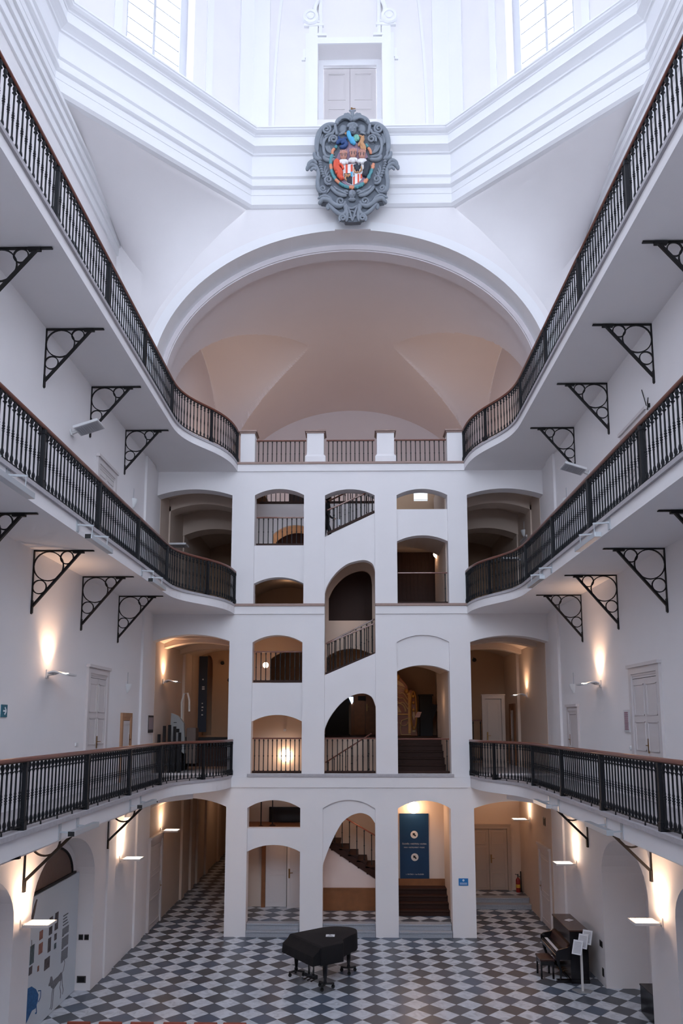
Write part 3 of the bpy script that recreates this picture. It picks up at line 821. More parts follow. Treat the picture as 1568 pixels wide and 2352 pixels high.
for lv, z in ((2, 9.935), (3, 14.70)):
    for side, xw, w in ((-1, XL, 'left'), (1, XR, 'right')):
        for k, (y, pos) in enumerate(((20.25, 'farthest'), (17.47, 'second farthest'), (14.72, 'second nearest'), (12.0, 'nearest'), (9.2, 'x'))):
            if pos == 'x': continue
            o = br if first else copy_tree(br)
            first = False
            o.location = (xw + side * .006, y, z); o.rotation_euler = (0, 0, 0 if side < 0 else pi)
            o['label'] = 'three-ringed iron bracket under the %s gallery, %s wall, %s of four' % (LVN[lv], w, pos)
            o['group'] = 'ringed brackets under the two upper galleries'
def make_bracket2():
    t = thing('gallery_bracket', 'x', 'bracket')
    MB().box(0, .025, -.035, .035, -1.02, 0.28).box(0, .05, -.045, .045, -1.05, -.82).build('wall_bar', IRON_B, t)
    MB().bar((.03, 0, -.84), (1.02, 0, .13), .055, .06, up=(0, 1, 0)).bar((1.0, 0, .14), (1.28, 0, .17), .07, .07, up=(0, 1, 0)).build('strut', IRON_B, t)
    MB().box(.86, .90, -.03, .03, -.03, .22).build('hanger', IRON_B, t)
    flat_ring(MB(), .40, -.07, .29, .035, .035).build('ring', IRON_B, t)
    return t
br = make_bracket2(); first = True
for side, xw, w, ys in ((-1, XL, 'left', ((20.1, 'farthest'), (15.05, 'middle'), (11.9, 'nearest'))), (1, XR, 'right', ((20.55, 'farthest'), (16.25, 'middle'), (12.6, 'nearest')))):
    for y, pos in ys:
        o = br if first else copy_tree(br)
        first = False
        o.location = (xw + side * .006, y, 4.26); o.rotation_euler = (0, 0, 0 if side < 0 else pi)
        o['label'] = 'iron strut bracket with one ring under the lowest gallery, %s on the %s' % (pos, w)
        o['group'] = 'strut brackets under the lowest gallery'

# ------------------------------------------------------------------ picture lights on the gallery fronts
def make_bar_light(hang):
    """along local y, projecting to +x"""
    t = thing('linear_spotlight', 'x', 'light fixture')
    for y in (-.42, .42):
        pl = MB().box(0, .015, y - .055, y + .055, -.13, .13).build('wall_plate', ALU, t)
        MB().bar((0, y, 0), (.30, y, -.02), .03, .03).build('arm', ALU, t)
        if hang: MB().bar((.28, y, -.02), (.28, y, -.24), .012, .012, up=(1, 0, 0)).build('hanger', ALU, t)
    dz = -.26 if hang else 0.0
    b = MB().box(.22, .34, -.62, .62, dz - .05, dz + .04).build('housing', ALU, t, bevel=.006)
    MB().box(.225, .335, -.628, -.62, dz - .045, dz + .035).build('end_cap', RUBBER, b)
    return t
bl = {True: make_bar_light(True), False: make_bar_light(False)}; used = {True: 0, False: 0}
for side, xe, w, data in ((-1, EL, 'left', ((2, (10.1, 'nearest'), (13.75, 'middle'), (17.95, 'farthest')), (1, (13.6, 'near'), (17.7, 'far')))),
                       (1, ER, 'right', ((2, (13.75, 'near'), (17.75, 'far')), (1, (13.85, 'near'), (17.9, 'far'))))):
    for row in data:
        lv = row[0]; hang = lv == 2
        for y, pos in row[1:]:
            o = bl[hang] if not used[hang] else copy_tree(bl[hang])
            used[hang] = 1
            o.location = (xe + (-side) * -0.0 + (0.0), y, (10.09 if lv == 2 else 4.62)); o.rotation_euler = (0, 0, 0 if side < 0 else pi)
            o['label'] = 'silver linear light on the %s gallery front, %s side, %s one' % (LVN[lv], w, pos)
            o['group'] = 'linear lights on the gallery fronts'

# ------------------------------------------------------------------ doors
DN = [1]
def wall_door(x, side, y0, y1, z0, z1, label, frame=DOORW, leafm=DOORW, leaves=2, cornice=True, hmat=BRASS, rows=((.04, .12, .36), (.40, .97, 0)), fw=.14):
    """door on a side wall; side -1 = left wall (faces +x)"""
    DN[0] += 1
    t = bpy.data.objects.new('door_%d' % DN[0], None); C.objects.link(t); t['kind'] = 'structure'; t['label'] = label
    def bx(mb, a, b, c, d, dep0, dep1):
        xs = sorted((x - side * dep0, x - side * dep1)); return mb.box(xs[0], xs[1], a, b, c, d)
    mb = MB()
    bx(mb, y0, y0 + fw, z0, z1, -.05, .06); bx(mb, y1 - fw, y1, z0, z1, -.05, .06); bx(mb, y0 + fw, y1 - fw, z1 - fw, z1, -.05, .06)
    for q in (1, 2): bx(mb, y0 + fw, y1 - fw, z1 - fw - .05 * q, z1 - fw - .05 * (q - 1), -.05, .05 - .012 * q)
    if cornice: bx(mb, y0 - .03, y1 + .03, z1, z1 + .07, -.05, .10)
    mb.build('door_frame', frame, t)
    a0, a1, zt = y0 + fw, y1 - fw, z1 - fw - .10
    bx(MB(), a0, a1, z0, zt, -.06, .004).build('backing', DOORGAP, t)
    w = (a1 - a0) / leaves
    for i in range(leaves):
        u0, u1 = a0 + w * i + .008, a0 + w * (i + 1) - .008
        mb = MB(); bx(mb, u0, u1, z0 + .01, zt - .012, 0, .022)
        hgt = zt - z0
        for (p0, p1) in ((.06, .36), (.40, .64), (.69, .95)) if hgt > 2.3 else ((.07, .40), (.46, .94)):
            q0, q1 = z0 + hgt * p0, z0 + hgt * p1; g = .07
            for (e0, e1, f0, f1) in ((u0 + g, u1 - g, q0, q0 + .022), (u0 + g, u1 - g, q1 - .022, q1), (u0 + g, u0 + g + .02, q0, q1), (u1 - g - .02, u1 - g, q0, q1)):
                bx(mb, e0, e1, f0, f1, .022, .036)
        lf = mb.build('leaf', leafm, t)
        if i == (0 if side > 0 else leaves - 1) or leaves == 1:
            hy = (u1 - .05) if i == 0 and leaves > 1 else (u0 + .05)
            if leaves == 1: hy = u1 - .06
            hb = MB(); bx(hb, hy - .025, hy + .025, z0 + 1.0, z0 + 1.30, .022, .04)
            bx(hb, hy - .02, hy + .12 * (1 if hy < (u0 + u1) / 2 else -1), z0 + 1.15, z0 + 1.17, .07, .09) if hy < (u0 + u1) / 2 else bx(hb, hy - .12, hy, z0 + 1.15, z0 + 1.17, .07, .09)
            bx(hb, hy - .01, hy + .01, z0 + 1.15, z0 + 1.17, .03, .09)
            hb.build('handle', hmat, lf)
    return t
wall_door(XL, -1, 18.0, 19.55, Z1, 7.82, 'tall white double door on the left wall behind the lowest gallery')
wall_door(XR, 1, 15.2, 16.88, Z1, 7.68, 'tall white double door with brass handle on the right wall behind the lowest gallery')
wall_door(XL, -1, 20.78, 21.72, Z1, 6.75, 'narrow white door in a light oak frame on the left wall', frame=OAK, leaves=1, cornice=False, fw=.11)
wall_door(XR, 1, 20.85, 21.88, Z1, 6.92, 'narrow white door at the far end of the right lowest gallery', leaves=1, fw=.11)
wall_door(XL, -1, 18.0, 19.5, Z2, 13.12, 'white double door on the left wall behind the middle gallery')
wall_door(XR, 1, 15.1, 16.65, Z2, 13.0, 'white double door on the right wall behind the middle gallery')
wall_door(XR, 1, 26.0, 26.9, Z2, 13.0, 'dim door in the right corridor beside the middle gallery', leaves=1)
wall_door(XL, -1, 24.2, 25.8, 0, 2.80, 'white ground-floor door in the left passage', leaves=1, cornice=True)
wall_door(XR, 1, 24.5, 25.95, 0, 2.45, 'plain ground-floor door in the right passage behind the upright piano', leaves=1, cornice=True)
wall_door(XR - .01, 1, 29.0, 29.9, Z1, 7.2, 'brown-framed narrow door deep in the right corridor of the first floor', frame=MIDWOOD, leaves=1, cornice=False)

def front_door(y, x0, x1, z0, z1, label, leaves=2, frame=DOORW, leafm=DOORW, fw=.12, ajar=0, rows=3):
    DN[0] += 1
    t = bpy.data.objects.new('door_%d' % DN[0], None); C.objects.link(t); t['kind'] = 'structure'; t['label'] = label
    mb = MB().box(x0 - fw, x0, y - .06, y + .04, z0, z1 + fw).box(x1, x1 + fw, y - .06, y + .04, z0, z1 + fw).box(x0, x1, y - .06, y + .04, z1, z1 + fw)
    mb.box(x0 - fw - .02, x1 + fw + .02, y - .09, y + .04, z1 + fw, z1 + fw + .04)
    mb.build('door_frame', frame, t)
    w = (x1 - x0) / leaves
    for i in range(leaves):
        u0, u1 = x0 + w * i + .006, x0 + w * (i + 1) - .006
        W_ = u1 - u0
        mb = MB().box(0, W_, 0, .04, z0 + .01, z1 - .01)
        hgt = z1 - z0; g = .09
        rws = ((.05, .28), (.33, .69), (.74, .95)) if rows == 3 else ((.07, .44), (.50, .94))
        for p0, p1 in rws:
            q0, q1 = z0 + hgt * p0, z0 + hgt * p1
            mb.prism([(g, q0), (W_ - g, q0), (W_ - g, q1), (g, q1)], -.014, 0, holes=[[(g + .025, q0 + .025), (W_ - g - .025, q0 + .025), (W_ - g - .025, q1 - .025), (g + .025, q1 - .025)]])
        ang = 0; org = (u0, y, 0)
        last = i == leaves - 1
        if last and ajar:   # hinge on the right
            mb.v = [(p[0] - W_, p[1], p[2]) for p in mb.v]; org = (u1, y - .02, 0); ang = ajar
        lf = mb.build('leaf', leafm, t); lf.location = org; lf.rotation_euler = (0, 0, ang)
        if last:
            o0 = -W_ if ajar else 0
            hb = MB().box(o0 + .04, o0 + .09, -.03, 0, z0 + .98, z0 + 1.28).bar((o0 + .065, -.05, z0 + 1.15), (o0 + .18, -.05, z0 + 1.15), .02, .02)
            hb.build('handle', BRASS, lf)
    MB().box(x0, x1, y + .05, y + .08, z0, z1).build('backing', DOORGAP, t)
    return t
front_door(26.05, -2.98, -1.55, .36, 2.75, 'white double door in the left bay of the tower foot, right leaf ajar', ajar=radians(17), rows=2, frame=MIDWOOD, fw=.13)
front_door(28.85, 4.35, 5.70, .33, 2.55, 'double door up two steps at the end of the right passage', frame=DOORD, leafm=DOORD)
front_door(27.95, 4.85, 5.45, Z1, 7.35, 'single panelled door standing in the right corridor of the first floor', leaves=1, rows=2, frame=DOORD, leafm=DOORD)
# ------------------------------------------------------------------ world and lamps
W = bpy.data.worlds.new('sky'); S.world = W; W.use_nodes = True
bg = W.node_tree.nodes['Background']; bg.inputs[0].default_value = (0.81, 0.89, 1.0, 1); bg.inputs[1].default_value = SKY
for j in (3, 1, 0, 4, 5, 7):
    M = face_M(j)
    l = bpy.data.lights.new('window_portal', 'AREA'); l.shape = 'RECTANGLE'; l.size = 2.9; l.size_y = 5.8
    l.cycles.is_portal = True
    o = bpy.data.objects.new('window_portal', l); C.objects.link(o)
    p = M @ Vector((0, 0.72, 30.6)); n = Vector((M[0][1], M[1][1], 0))
    o.matrix_world = Matrix.Translation(p) @ (-n).to_track_quat('-Z', 'Z').to_matrix().to_4x4()

for c, h, z0, z1 in NEAR_FILLW:  # portals of the added windows that light the tower front
    l = bpy.data.lights.new('window_portal', 'AREA'); l.shape = 'RECTANGLE'; l.size = 2 * h; l.size_y = z1 + h - z0
    l.cycles.is_portal = True
    o = bpy.data.objects.new('window_portal', l); C.objects.link(o)
    o.matrix_world = Matrix.Translation((c, -4.45, (z1 + h + z0) / 2)) @ Vector((0, 1, 0)).to_track_quat('-Z', 'Z').to_matrix().to_4x4()
WARM = (1.0, 0.62, 0.38)
def point(loc, e, col=WARM, r=.08):
    l = bpy.data.lights.new('lamp_light', 'POINT'); l.energy = e; l.color = col; l.shadow_soft_size = r
    o = bpy.data.objects.new('lamp_light', l); C.objects.link(o); o.location = loc; return o
def spot(loc, tgt, e, ang, col=WARM, blend=.6, r=.04):
    l = bpy.data.lights.new('lamp_light', 'SPOT'); l.energy = e; l.color = col; l.spot_size = radians(ang); l.spot_blend = blend; l.shadow_soft_size = r
    o = bpy.data.objects.new('lamp_light', l); C.objects.link(o); o.location = loc
    d = Vector(tgt) - Vector(loc); o.rotation_euler = d.to_track_quat('-Z', 'Y').to_euler(); return o

# wall uplighters
def make_panel():
    t = thing('wall_uplighter', 'x', 'wall lamp')
    MB().box(0, .03, -.06, .06, -.09, .09).bar((.02, 0, -.02), (.16, 0, 0), .07, .05).build('wall_mount', LAMPW, t, bevel=.008)
    MB().box(.12, .62, -.21, .21, -.02, .01).prism([(.12, -.21), (.62, -.21), (.62, .21), (.12, .21)], .01, .03, axis='z', holes=[[(.15, -.18), (.59, -.18), (.59, .18), (.15, .18)]]).build('tray', LAMPW, t)
    MB().box(.15, .59, -.18, .18, .012, .024).build('diffuser', GLOW, t)
    return t
def make_flood():
    t = thing('wall_uplighter', 'x', 'wall lamp')
    MB().box(0, .03, -.07, .07, -.09, .09).bar((.02, 0, -.02), (.18, 0, 0), .07, .06).build('wall_mount', LAMPW, t, bevel=.008)
    MB().box(.14, .72, -.25, .25, -.03, .03).build('tray', LAMPW, t, bevel=.006)
    mb = MB()
    for q in range(9): mb.box(.20 + q * .05, .205 + q * .05, -.20, .20, -.045, -.03)
    mb.box(.17, .69, -.22, .22, -.034, -.03)
    mb.build('louvre', LAMPG, t)
    return t
def make_sconce(lit, flood=False):
    t = thing('wall_uplighter', 'x', 'wall lamp')
    MB().box(0, .03, -.06, .06, -.09, .09).bar((.02, 0, -.02), (.16, 0, 0), .07, .05).build('wall_mount', LAMPW, t, bevel=.008)
    rows = []
    for i in range(13):
        u = i / 12; x = .10 + .46 * u; z = .02 + .035 * sin(2 * pi * u * .9)
        rows.append([(x, -.22, z), (x, .22, z)])
    mb = MB().grid(rows); mb.grid([[(p[0], p[1], p[2] - .03) for p in r] for r in rows])
    n = 13
    top = [r[0] for r in rows]; 
    for sgn in (0, 1):
        e = [rows[i][sgn] for i in range(13)]
        mb.add(e + [(p[0], p[1], p[2] - .03) for p in e], [(i, i + 1, 14 + i, 13 + i) for i in range(12)])
    mb.add([rows[0][0], rows[0][1], (rows[0][1][0], .22, rows[0][1][2] - .03), (rows[0][0][0], -.22, rows[0][0][2] - .03)], [(0, 1, 2, 3)])
    mb.add([rows[12][0], rows[12][1], (rows[12][1][0], .22, rows[12][1][2] - .03), (rows[12][0][0], -.22, rows[12][0][2] - .03)], [(0, 1, 2, 3)])
    mb.build('tray', LAMPW if lit else LAMPG, t, smooth=True)
    if lit:
        MB().box(.36, .48, -.15, .15, .004, .010).build('diffuser', GLOW, t)
    else:
        mb = MB()
        for q in range(7): mb.box(.16 + q * .045, .165 + q * .045, -.18, .18, .055, .075)
        mb.build('louvre', LAMPG, t)
    return t
sc = {True: make_sconce(True), False: make_flood(), 'p': make_panel()}; su = {True: 0, False: 0, 'p': 0}
def sconce(x, side, y, z, label, lit=True, e=48, tilt=0):
    ty = 'p' if (lit and z < 4) else lit
    o = sc[ty] if not su[ty] else copy_tree(sc[ty])
    su[ty] = 1
    o.location = (x, y, z); o.rotation_euler = (0, 0, 0 if side < 0 else pi); o['label'] = label
    o['group'] = 'wall uplighters'
    if tilt: o.rotation_euler = (0, tilt, 0 if side < 0 else pi)
    if lit:
        k = -side
        spot((x + k * .26, y, z + .12), (x - k * .02, y, z + .85), e * 2.0, 96, blend=1.0)
        point((x + k * .36, y, z + .30), e * .14, r=.12)
    return o
sconce(XL, -1, 15.65, 7.50, 'glowing uplighter on the left wall behind the lowest gallery, sharp plume of light above')
sconce(XR, 1, 18.95, 7.45, 'glowing uplighter on the right wall behind the lowest gallery, warm plume above')
sconce(XL, -1, 25.3, 7.85, 'glowing uplighter inside the left first-floor corridor', e=50)
sconce(XR, 1, 27.0, 7.45, 'glowing uplighter inside the right first-floor corridor', e=26)
sconce(XL, -1, 15.05, 2.62, 'bright ground-floor uplighter on the pier left of the exhibition panel', e=80)
sconce(XL, -1, 21.2, 2.76, 'bright ground-floor uplighter on the left wall between niche and passage', e=66)
sconce(XL, -1, 25.6, 2.90, 'bright ground-floor uplighter over the door of the left passage', e=26)
sconce(XR, 1, 15.85, 2.50, 'bright ground-floor uplighter on the pier right of the tall empty niche', e=80)
sconce(XR, 1, 21.7, 2.58, 'bright ground-floor uplighter on the right wall above the upright piano', e=50)
sconce(XR, 1, 27.2, 3.08, 'bright ground-floor uplighter inside the right passage', e=28)
sconce(XL, -1, 16.3, 13.05, 'unlit tilted floodlight on the left wall of the middle gallery', lit=False, tilt=radians(-18))
sconce(XR, 1, 19.1, 12.98, 'unlit tilted floodlight on the right wall of the middle gallery', lit=False, tilt=radians(-18))
sconce(XL, -1, 25.2, 12.55, 'unlit lamp in the left corridor beside the middle gallery', lit=False)
sconce(XR, 1, 27.2, 12.45, 'unlit lamp in the right corridor beside the middle gallery', lit=False)

# shell lamps
def make_shell(matr):
    t = thing('shell_wall_lamp', 'x', 'wall lamp')
    MB().lathe([(0.0, -.17), (.03, -.16), (.085, -.07), (.12, .03), (.135, .09), (.125, .09), (.08, .0), (0, -.1)], 14, (0, 0, 0), 'z', arc=.5, start=-pi / 2).build('shade', matr, t, smooth=True)
    MB().box(-.0, .02, -.05, .05, -.10, .06).build('back_plate', LAMPW, t)
    MB().bar((.008, 0, .06), (.008, 0, .42), .014, .014, up=(1, 0, 0)).build('cable', LAMPG, t)
    return t
sh = make_shell(CERAM); f_ = True
for x, side, y, z, lb in ((XL, -1, 21.3, 7.48, 'white unlit shell lamp on the left wall, right of the tall door'), (XR, 1, 21.25, 7.46, 'white unlit shell lamp on the right wall above the narrow door'),
                          (XL, -1, 21.2, 12.88, 'white unlit shell lamp high on the left wall over the middle gallery'), (XR, 1, 21.2, 12.84, 'white unlit shell lamp high on the right wall over the middle gallery'),
                          (XR, 1, 26.6, 13.3, 'small shell lamp in the dim right corridor by the middle gallery'),
                          (XL, -1, 21.6, 3.75, 'shell lamp under the lowest gallery on the left wall'), (XR, 1, 21.6, 3.75, 'shell lamp under the lowest gallery on the right wall')):
    o = sh if f_ else copy_tree(sh)
    f_ = False; o.location = (x, y, z); o.rotation_euler = (0, 0, 0 if side < 0 else pi); o['label'] = lb; o['group'] = 'shell wall lamps'

# globe lamps in the stair tower
def globe(x, y, z, r, label, e, face='y', half=False):
    t = thing('globe_wall_lamp', label, 'wall lamp', (x, y, z))
    if face == 'y':
        MB().lathe([(0.001, -r * .75), (r * .45, -r * .62), (r * .8, -r * .3), (r, .0)], 18, (0, 0, 0), 'y').build('shade', GLOBE, t, smooth=True)
        MB().lathe([(0.001, 0), (r * .5, 0), (r * .5, .04), (0.001, .04)], 14, (0, 0, 0), 'y').build('back_plate', LAMPW, t)
        point((x, y - r - .12, z), e, r=r * .8)
    else:
        s_ = 1 if face == 'x' else -1
        MB().lathe([(0.001, -s_ * r * .8), (r * .5, -s_ * r * .6), (r, 0)], 16, (0, 0, 0), 'x').build('shade', GLOBE, t, smooth=True)
        point((x - s_ * (r + .1), y, z + .05), e, r=r * .6)
    return t
globe(-2.32, 25.86, 5.36, .20, 'round glowing globe lamp behind the left first-floor balustrade', 8)
globe(-3.05, 25.9, 8.45, .10, 'half-hidden glowing lamp in the left half-landing above the first floor', 9)
globe(2.02, 26.05, 3.62, .20, 'glowing bowl lamp above the navy banner', 24)
globe(3.05, 27.0, 12.60, .15, 'small glowing shell lamp in the dark right room of the second floor', 7, face='x')
# warm lamps standing in the top hall behind the parapet
for x, y, tx, ty, tz, e in ((-5.3, 31.9, -5.9, 31.0, 21.5, 330), (5.1, 31.9, 5.7, 31.0, 21.5, 330)):
    spot((x, y, 15.6), (tx, ty, tz), e, 110, col=(1.0, 0.76, 0.58), blend=1.0, r=.3)
for x, y, e in ((-2.3, 37.8, 60), (2.2, 37.8, 42)):
    point((x, y, 15.7), e, col=(1.0, 0.74, 0.55), r=.3)
# rooms and corridors
for p, e in (((-5.2, 34.5, 3.2), 9), ((-5.2, 41, 3.2), 7), ((4.9, 27.6, 3.4), 7), ((-5.0, 29.6, 8.6), 7), ((4.95, 29.0, 8.6), 2.5), ((0.2, 25.3, 3.3), 6), ((-2.4, 25.2, 2.6), 5),
             ((1.7, 28.6, 7.9), 9), ((-0.2, 25.5, 10.2), 3), ((-2.4, 26.8, 11.4), 1.5), ((-2.5, 27.9, 12.8), 9), ((2.7, 25.6, 7.2), 2.5)):
    point(p, e, r=.15)
# cool daylight that reaches the upper stairs from their own window
point((1.4, 27.0, 14.5), 9, col=(0.85, 0.93, 1), r=.3)
# ------------------------------------------------------------------ inside the stair tower
XA, XB = -3.68, 3.42
# piers between bays behind the facade
mb = MB()
mb.box(3.05, XB, 24.3, 27.6, 0.36, 14.9)
struct('wall_stair_right', mb, WARMWALL)
# back walls
struct('wall_stair_back_ground_left', MB().prism([(XA, .36), (-1.3, .36), (-1.3, 2.85), (XA, 2.85)], 26.12, 26.3, holes=[[(-3.10, .37), (-3.10, 2.84), (-1.43, 2.84), (-1.43, .37)]]), WARMWALL)
struct('wall_stair_under_flight', MB().prism([(-1.3, .36), (1.0, .36), (1.0, 1.36), (-1.3, 2.72)], 25.64, 25.8), mat('pinkish_plaster', (.72, .60, .56), .9))
struct('trim_wainscot', MB().box(-1.3, 1.0, 25.6, 25.64, .36, 1.07).box(-1.3, 1.0, 25.585, 25.64, 1.03, 1.08), MIDWOOD)
struct('wall_stair_back_ground', MB().box(-1.4, 1.2, 26.8, 26.9, .36, 4.8).box(.98, 3.1, 26.2, 26.4, .36, 4.8).box(XA, -1.3, 27.0, 27.1, 2.8, 4.85), WARMWALL)
def stair(name, x0, x1, y0, y1, steps_, mt, z0):
    mb = MB()
    for x_a, x_b, z in steps_: mb.box(x_a, x_b, y0, y1, z - .17, z).box(x_a - .02, x_b + .03, y0 - .03, y1, z - .035, z)
    return struct(name, mb, mt)
def flight(name, xa, za, xb, zb, y0, y1, n, mt=DARKWOOD):
    """from (xa,za) low to (xb,zb) high"""
    mb = MB(); dx = (xb - xa) / n; dz = (zb - za) / n
    for i in range(n):
        l, r = sorted((xa + dx * i, xa + dx * (i + 1)))
        z = za + dz * (i + 1)
        mb.box(l, r, y0 + .02, y1, z - abs(dz) - .06, z - .04)
        mb.box(l - .03, r + .03, y0 - .02, y1, z - .04, z)
    mb.bar((xa, y0 + .03, za - .08), (xb, y0 + .03, zb - .08), .10, .20, up=(0, 1, 0) if False else (0, 0, 1))
    o = struct(name, mb, mt)
    s_ = MB().hexa([(xa, y0 + .05, za - .30), (xb, y0 + .05, zb - .30), (xb, y1, zb - .30), (xa, y1, za - .30), (xa, y0 + .05, za - .17), (xb, y0 + .05, zb - .17), (xb, y1, zb - .17), (xa, y1, za - .17)])
    struct(name + '_soffit', s_, WARMWALL)
    return o
flight('stair_flight_ground_back', 1.0, 1.38, -1.35, 2.90, 25.6, 26.75, 8)
R('dark iron balusters and handrail descending to the right, behind the arched ground-floor opening', -1.25, .95, 25.63, 2.85, 3.86, 1.55, 2.62, n=9, bottom=False)
flight('stair_flight_front_lower', -1.4, 3.0, 1.1, 4.89, 24.36, 25.5, 10)
struct('floor_landing_lower', MB().box(XA, -1.35, 24.34, 27.0, 2.84, 3.02).box(XA, -1.35, 24.30, 24.36, 3.0, 3.22), MIDWOOD)
struct('floor_first_right', MB().box(.95, XB, 24.3, 27.6, 4.65, 4.88).box(XA, .95, 24.3, 24.42, 4.65, 4.88), DARKWOOD)
steps('step_ground_right', 1.0, 3.09, [24.95, 25.2, 25.45, 25.7], [.36 + .172, .36 + .344, .36 + .516, 1.05], 26.2, DARKWOOD)
struct('trim_banner_base', MB().box(1.0, 3.05, 26.14, 26.2, 1.05, 1.27), MIDWOOD)
steps('step_first_right', 1.0, 3.05, [25.3, 25.6, 25.9, 26.2, 26.5], [5.10, 5.31, 5.52, 5.73, 5.95], 27.0, DARKWOOD, zb=4.8)
# first floor room behind
struct('floor_room_first', MB().box(-1.4, XB, 26.9, 31.6, 5.75, 5.95), DARKWOOD)
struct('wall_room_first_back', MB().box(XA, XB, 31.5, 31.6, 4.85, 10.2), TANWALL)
struct('wall_stair_first_left', MB().box(XA, -1.3, 25.95, 26.1, 4.85, 7.5), WARMWALL)
struct('wall_stair_first_middle', MB().box(-1.3, .98, 26.75, 26.95, 4.6, 5.93), WARMWALL)
mb = MB(); arch_band(mb, XA, -1.35, 24.36, 25.95, 6.75, 7.15, 7.5); struct('ceiling_bay_first_left', mb, WARMWALL)
mb = MB(); arch_band(mb, .98, 3.07, 24.6, 26.6, 8.15, 8.45, 8.9); mb.box(.98, XB, 24.3, 31.5, 8.9, 9.0); struct('ceiling_bay_first_right', mb, WARMWALL)
struct('floor_landing_first', MB().box(XA, -1.3, 24.34, 27.1, 7.50, 7.70), MIDWOOD)
flight('stair_flight_front_first', -1.35, 7.68, 1.1, 8.80, 24.36, 25.5, 8)
struct('wall_landing_first_back', MB().prism([(XA, 7.6), (-1.3, 7.6), (-1.3, 10.2), (XA, 10.2)], 27.0, 27.1, holes=[bay(-3.0, -1.4, 7.61, 8.75, 9.05)]), WARMWALL)
mb = MB(); arch_band(mb, XA, -1.3, 24.36, 27.0, 9.35, 9.7, 10.2); struct('ceiling_landing_first', mb, WARMWALL)
q = lambda pts, k: [(x * k, 6.5 + (z - 6.5) * k) for x, z in pts]
ah = q([(-.80, 9.72)] + smooth_pts([(-.80, 10.45), (-.66, 10.75), (-.48, 10.98), (-.25, 11.18), (.02, 11.31), (.28, 11.36), (.46, 11.30), (.56, 11.16), (.60, 10.9)]) + [(.60, 9.72)], 1.1)
struct('wall_stair_middle_inner', MB().prism([(-1.3, 7.5), (1.0, 7.5), (1.0, 12.9), (-1.3, 12.9)], 26.2, 26.35,
       holes=[ah, bay(-.95, .78, 7.7, 8.75, 9.05)]), WARMWALL)
struct('ceiling_stair_middle', MB().hexa([(-1.3, 24.36, 11.82), (1.0, 24.36, 12.9), (1.0, 26.2, 12.9), (-1.3, 26.2, 11.82), (-1.3, 24.36, 11.95), (1.0, 24.36, 13.05), (1.0, 26.2, 13.05), (-1.3, 26.2, 11.95)]), WARMWALL)
struct('wall_rear_inner', MB().box(-4.2, 4.0, 32.0, 32.2, -.1, 15), TANWALL)
struct('wall_rear_outer', MB().box(-9, 9, 46.3, 46.5, -.1, 25), TANWALL)
# second floor
struct('floor_second', MB().box(.95, XB, 24.3, 31.5, 10.02, 10.25).box(XA, -1.3, 24.3, 31.5, 10.02, 10.25), DARKWOOD)
struct('wall_room_second_back', MB().box(XA, XB, 30.5, 30.6, 10.2, 14.9), TANWALL)
struct('wall_second_left_back', MB().box(XA, -1.3, 28.2, 28.3, 10.2, 12.1), TANWALL)
mb = MB(); arch_band(mb, XA, -1.3, 24.36, 28.2, 11.25, 11.6, 12.0); struct('ceiling_bay_second_left', mb, WARMWALL)
struct('floor_landing_second', MB().box(XA, -1.3, 24.34, 28.3, 12.0, 12.2), MIDWOOD)
flight('stair_flight_front_second', -1.35, 12.2, 1.1, 13.42, 24.36, 25.5, 8)
mb = MB(); arch_band(mb, .98, 3.07, 24.6, 26.4, 12.4, 12.7, 13.05); mb.box(.98, XB, 24.3, 30.5, 13.05, 13.15); struct('ceiling_bay_second_right', mb, WARMWALL)
struct('wall_stair_top_back', MB().prism([(XA, 12.2), (1.0, 12.2), (1.0, 14.6), (XA, 14.6)], 27.2, 27.35, holes=[bay(-3.0, -1.3, 12.21, 13.42, 13.78)]), PLASTER)
struct('wall_stair_top_arch', MB().prism(arc_pts(-3.0, -1.3, 13.42, 13.78) + [(-1.3, 14.1), (-3.0, 14.1)], 27.35, 28.4).box(-3.1, -3.0, 27.35, 28.4, 12.2, 14.1), WARMWALL)
struct('wall_shade_backing_left', MB().box(XA, -1.0, 28.9, 28.95, 12.2, 14.5), DARKWOOD)  # dark sheet standing in for the unlit space behind the arch
struct('floor_second_high', MB().box(.98, XB, 24.3, 26.5, 13.15, 13.36), DARKWOOD)
steps('step_second_high', 1.0, 3.0, [26.4, 26.7, 27.0, 27.3], [13.55, 13.75, 13.95, 14.15], 28.0, DARKWOOD, zb=13.3)
struct('wall_stair_high_back', MB().prism([(.9, 13.2), (XB, 13.2), (XB, 15.7), (.9, 15.7)], 28.0, 28.1, holes=[[(2.33, 14.93), (2.33, 15.27), (2.86, 15.27), (2.86, 14.93)]]), TANWALL)
t = bpy.data.objects.new('window_7', None); C.objects.link(t); t['kind'] = 'structure'; t['label'] = 'small bright window with blinds seen through the top right arch'
MB().box(2.33, 2.86, 28.06, 28.08, 14.93, 15.27).build('pane', mat('daylit_pane', (.8, .9, 1), .5, emit=(.82, .93, 1), es=1.1), t)
mb = MB()
for i in range(12): mb.box(2.36 + i * .042, 2.365 + i * .042, 28.04, 28.05, 15.0, 15.25)
mb.box(2.33, 2.86, 28.03, 28.06, 14.97, 14.985)
mb.build('blind', LAMPG, t)

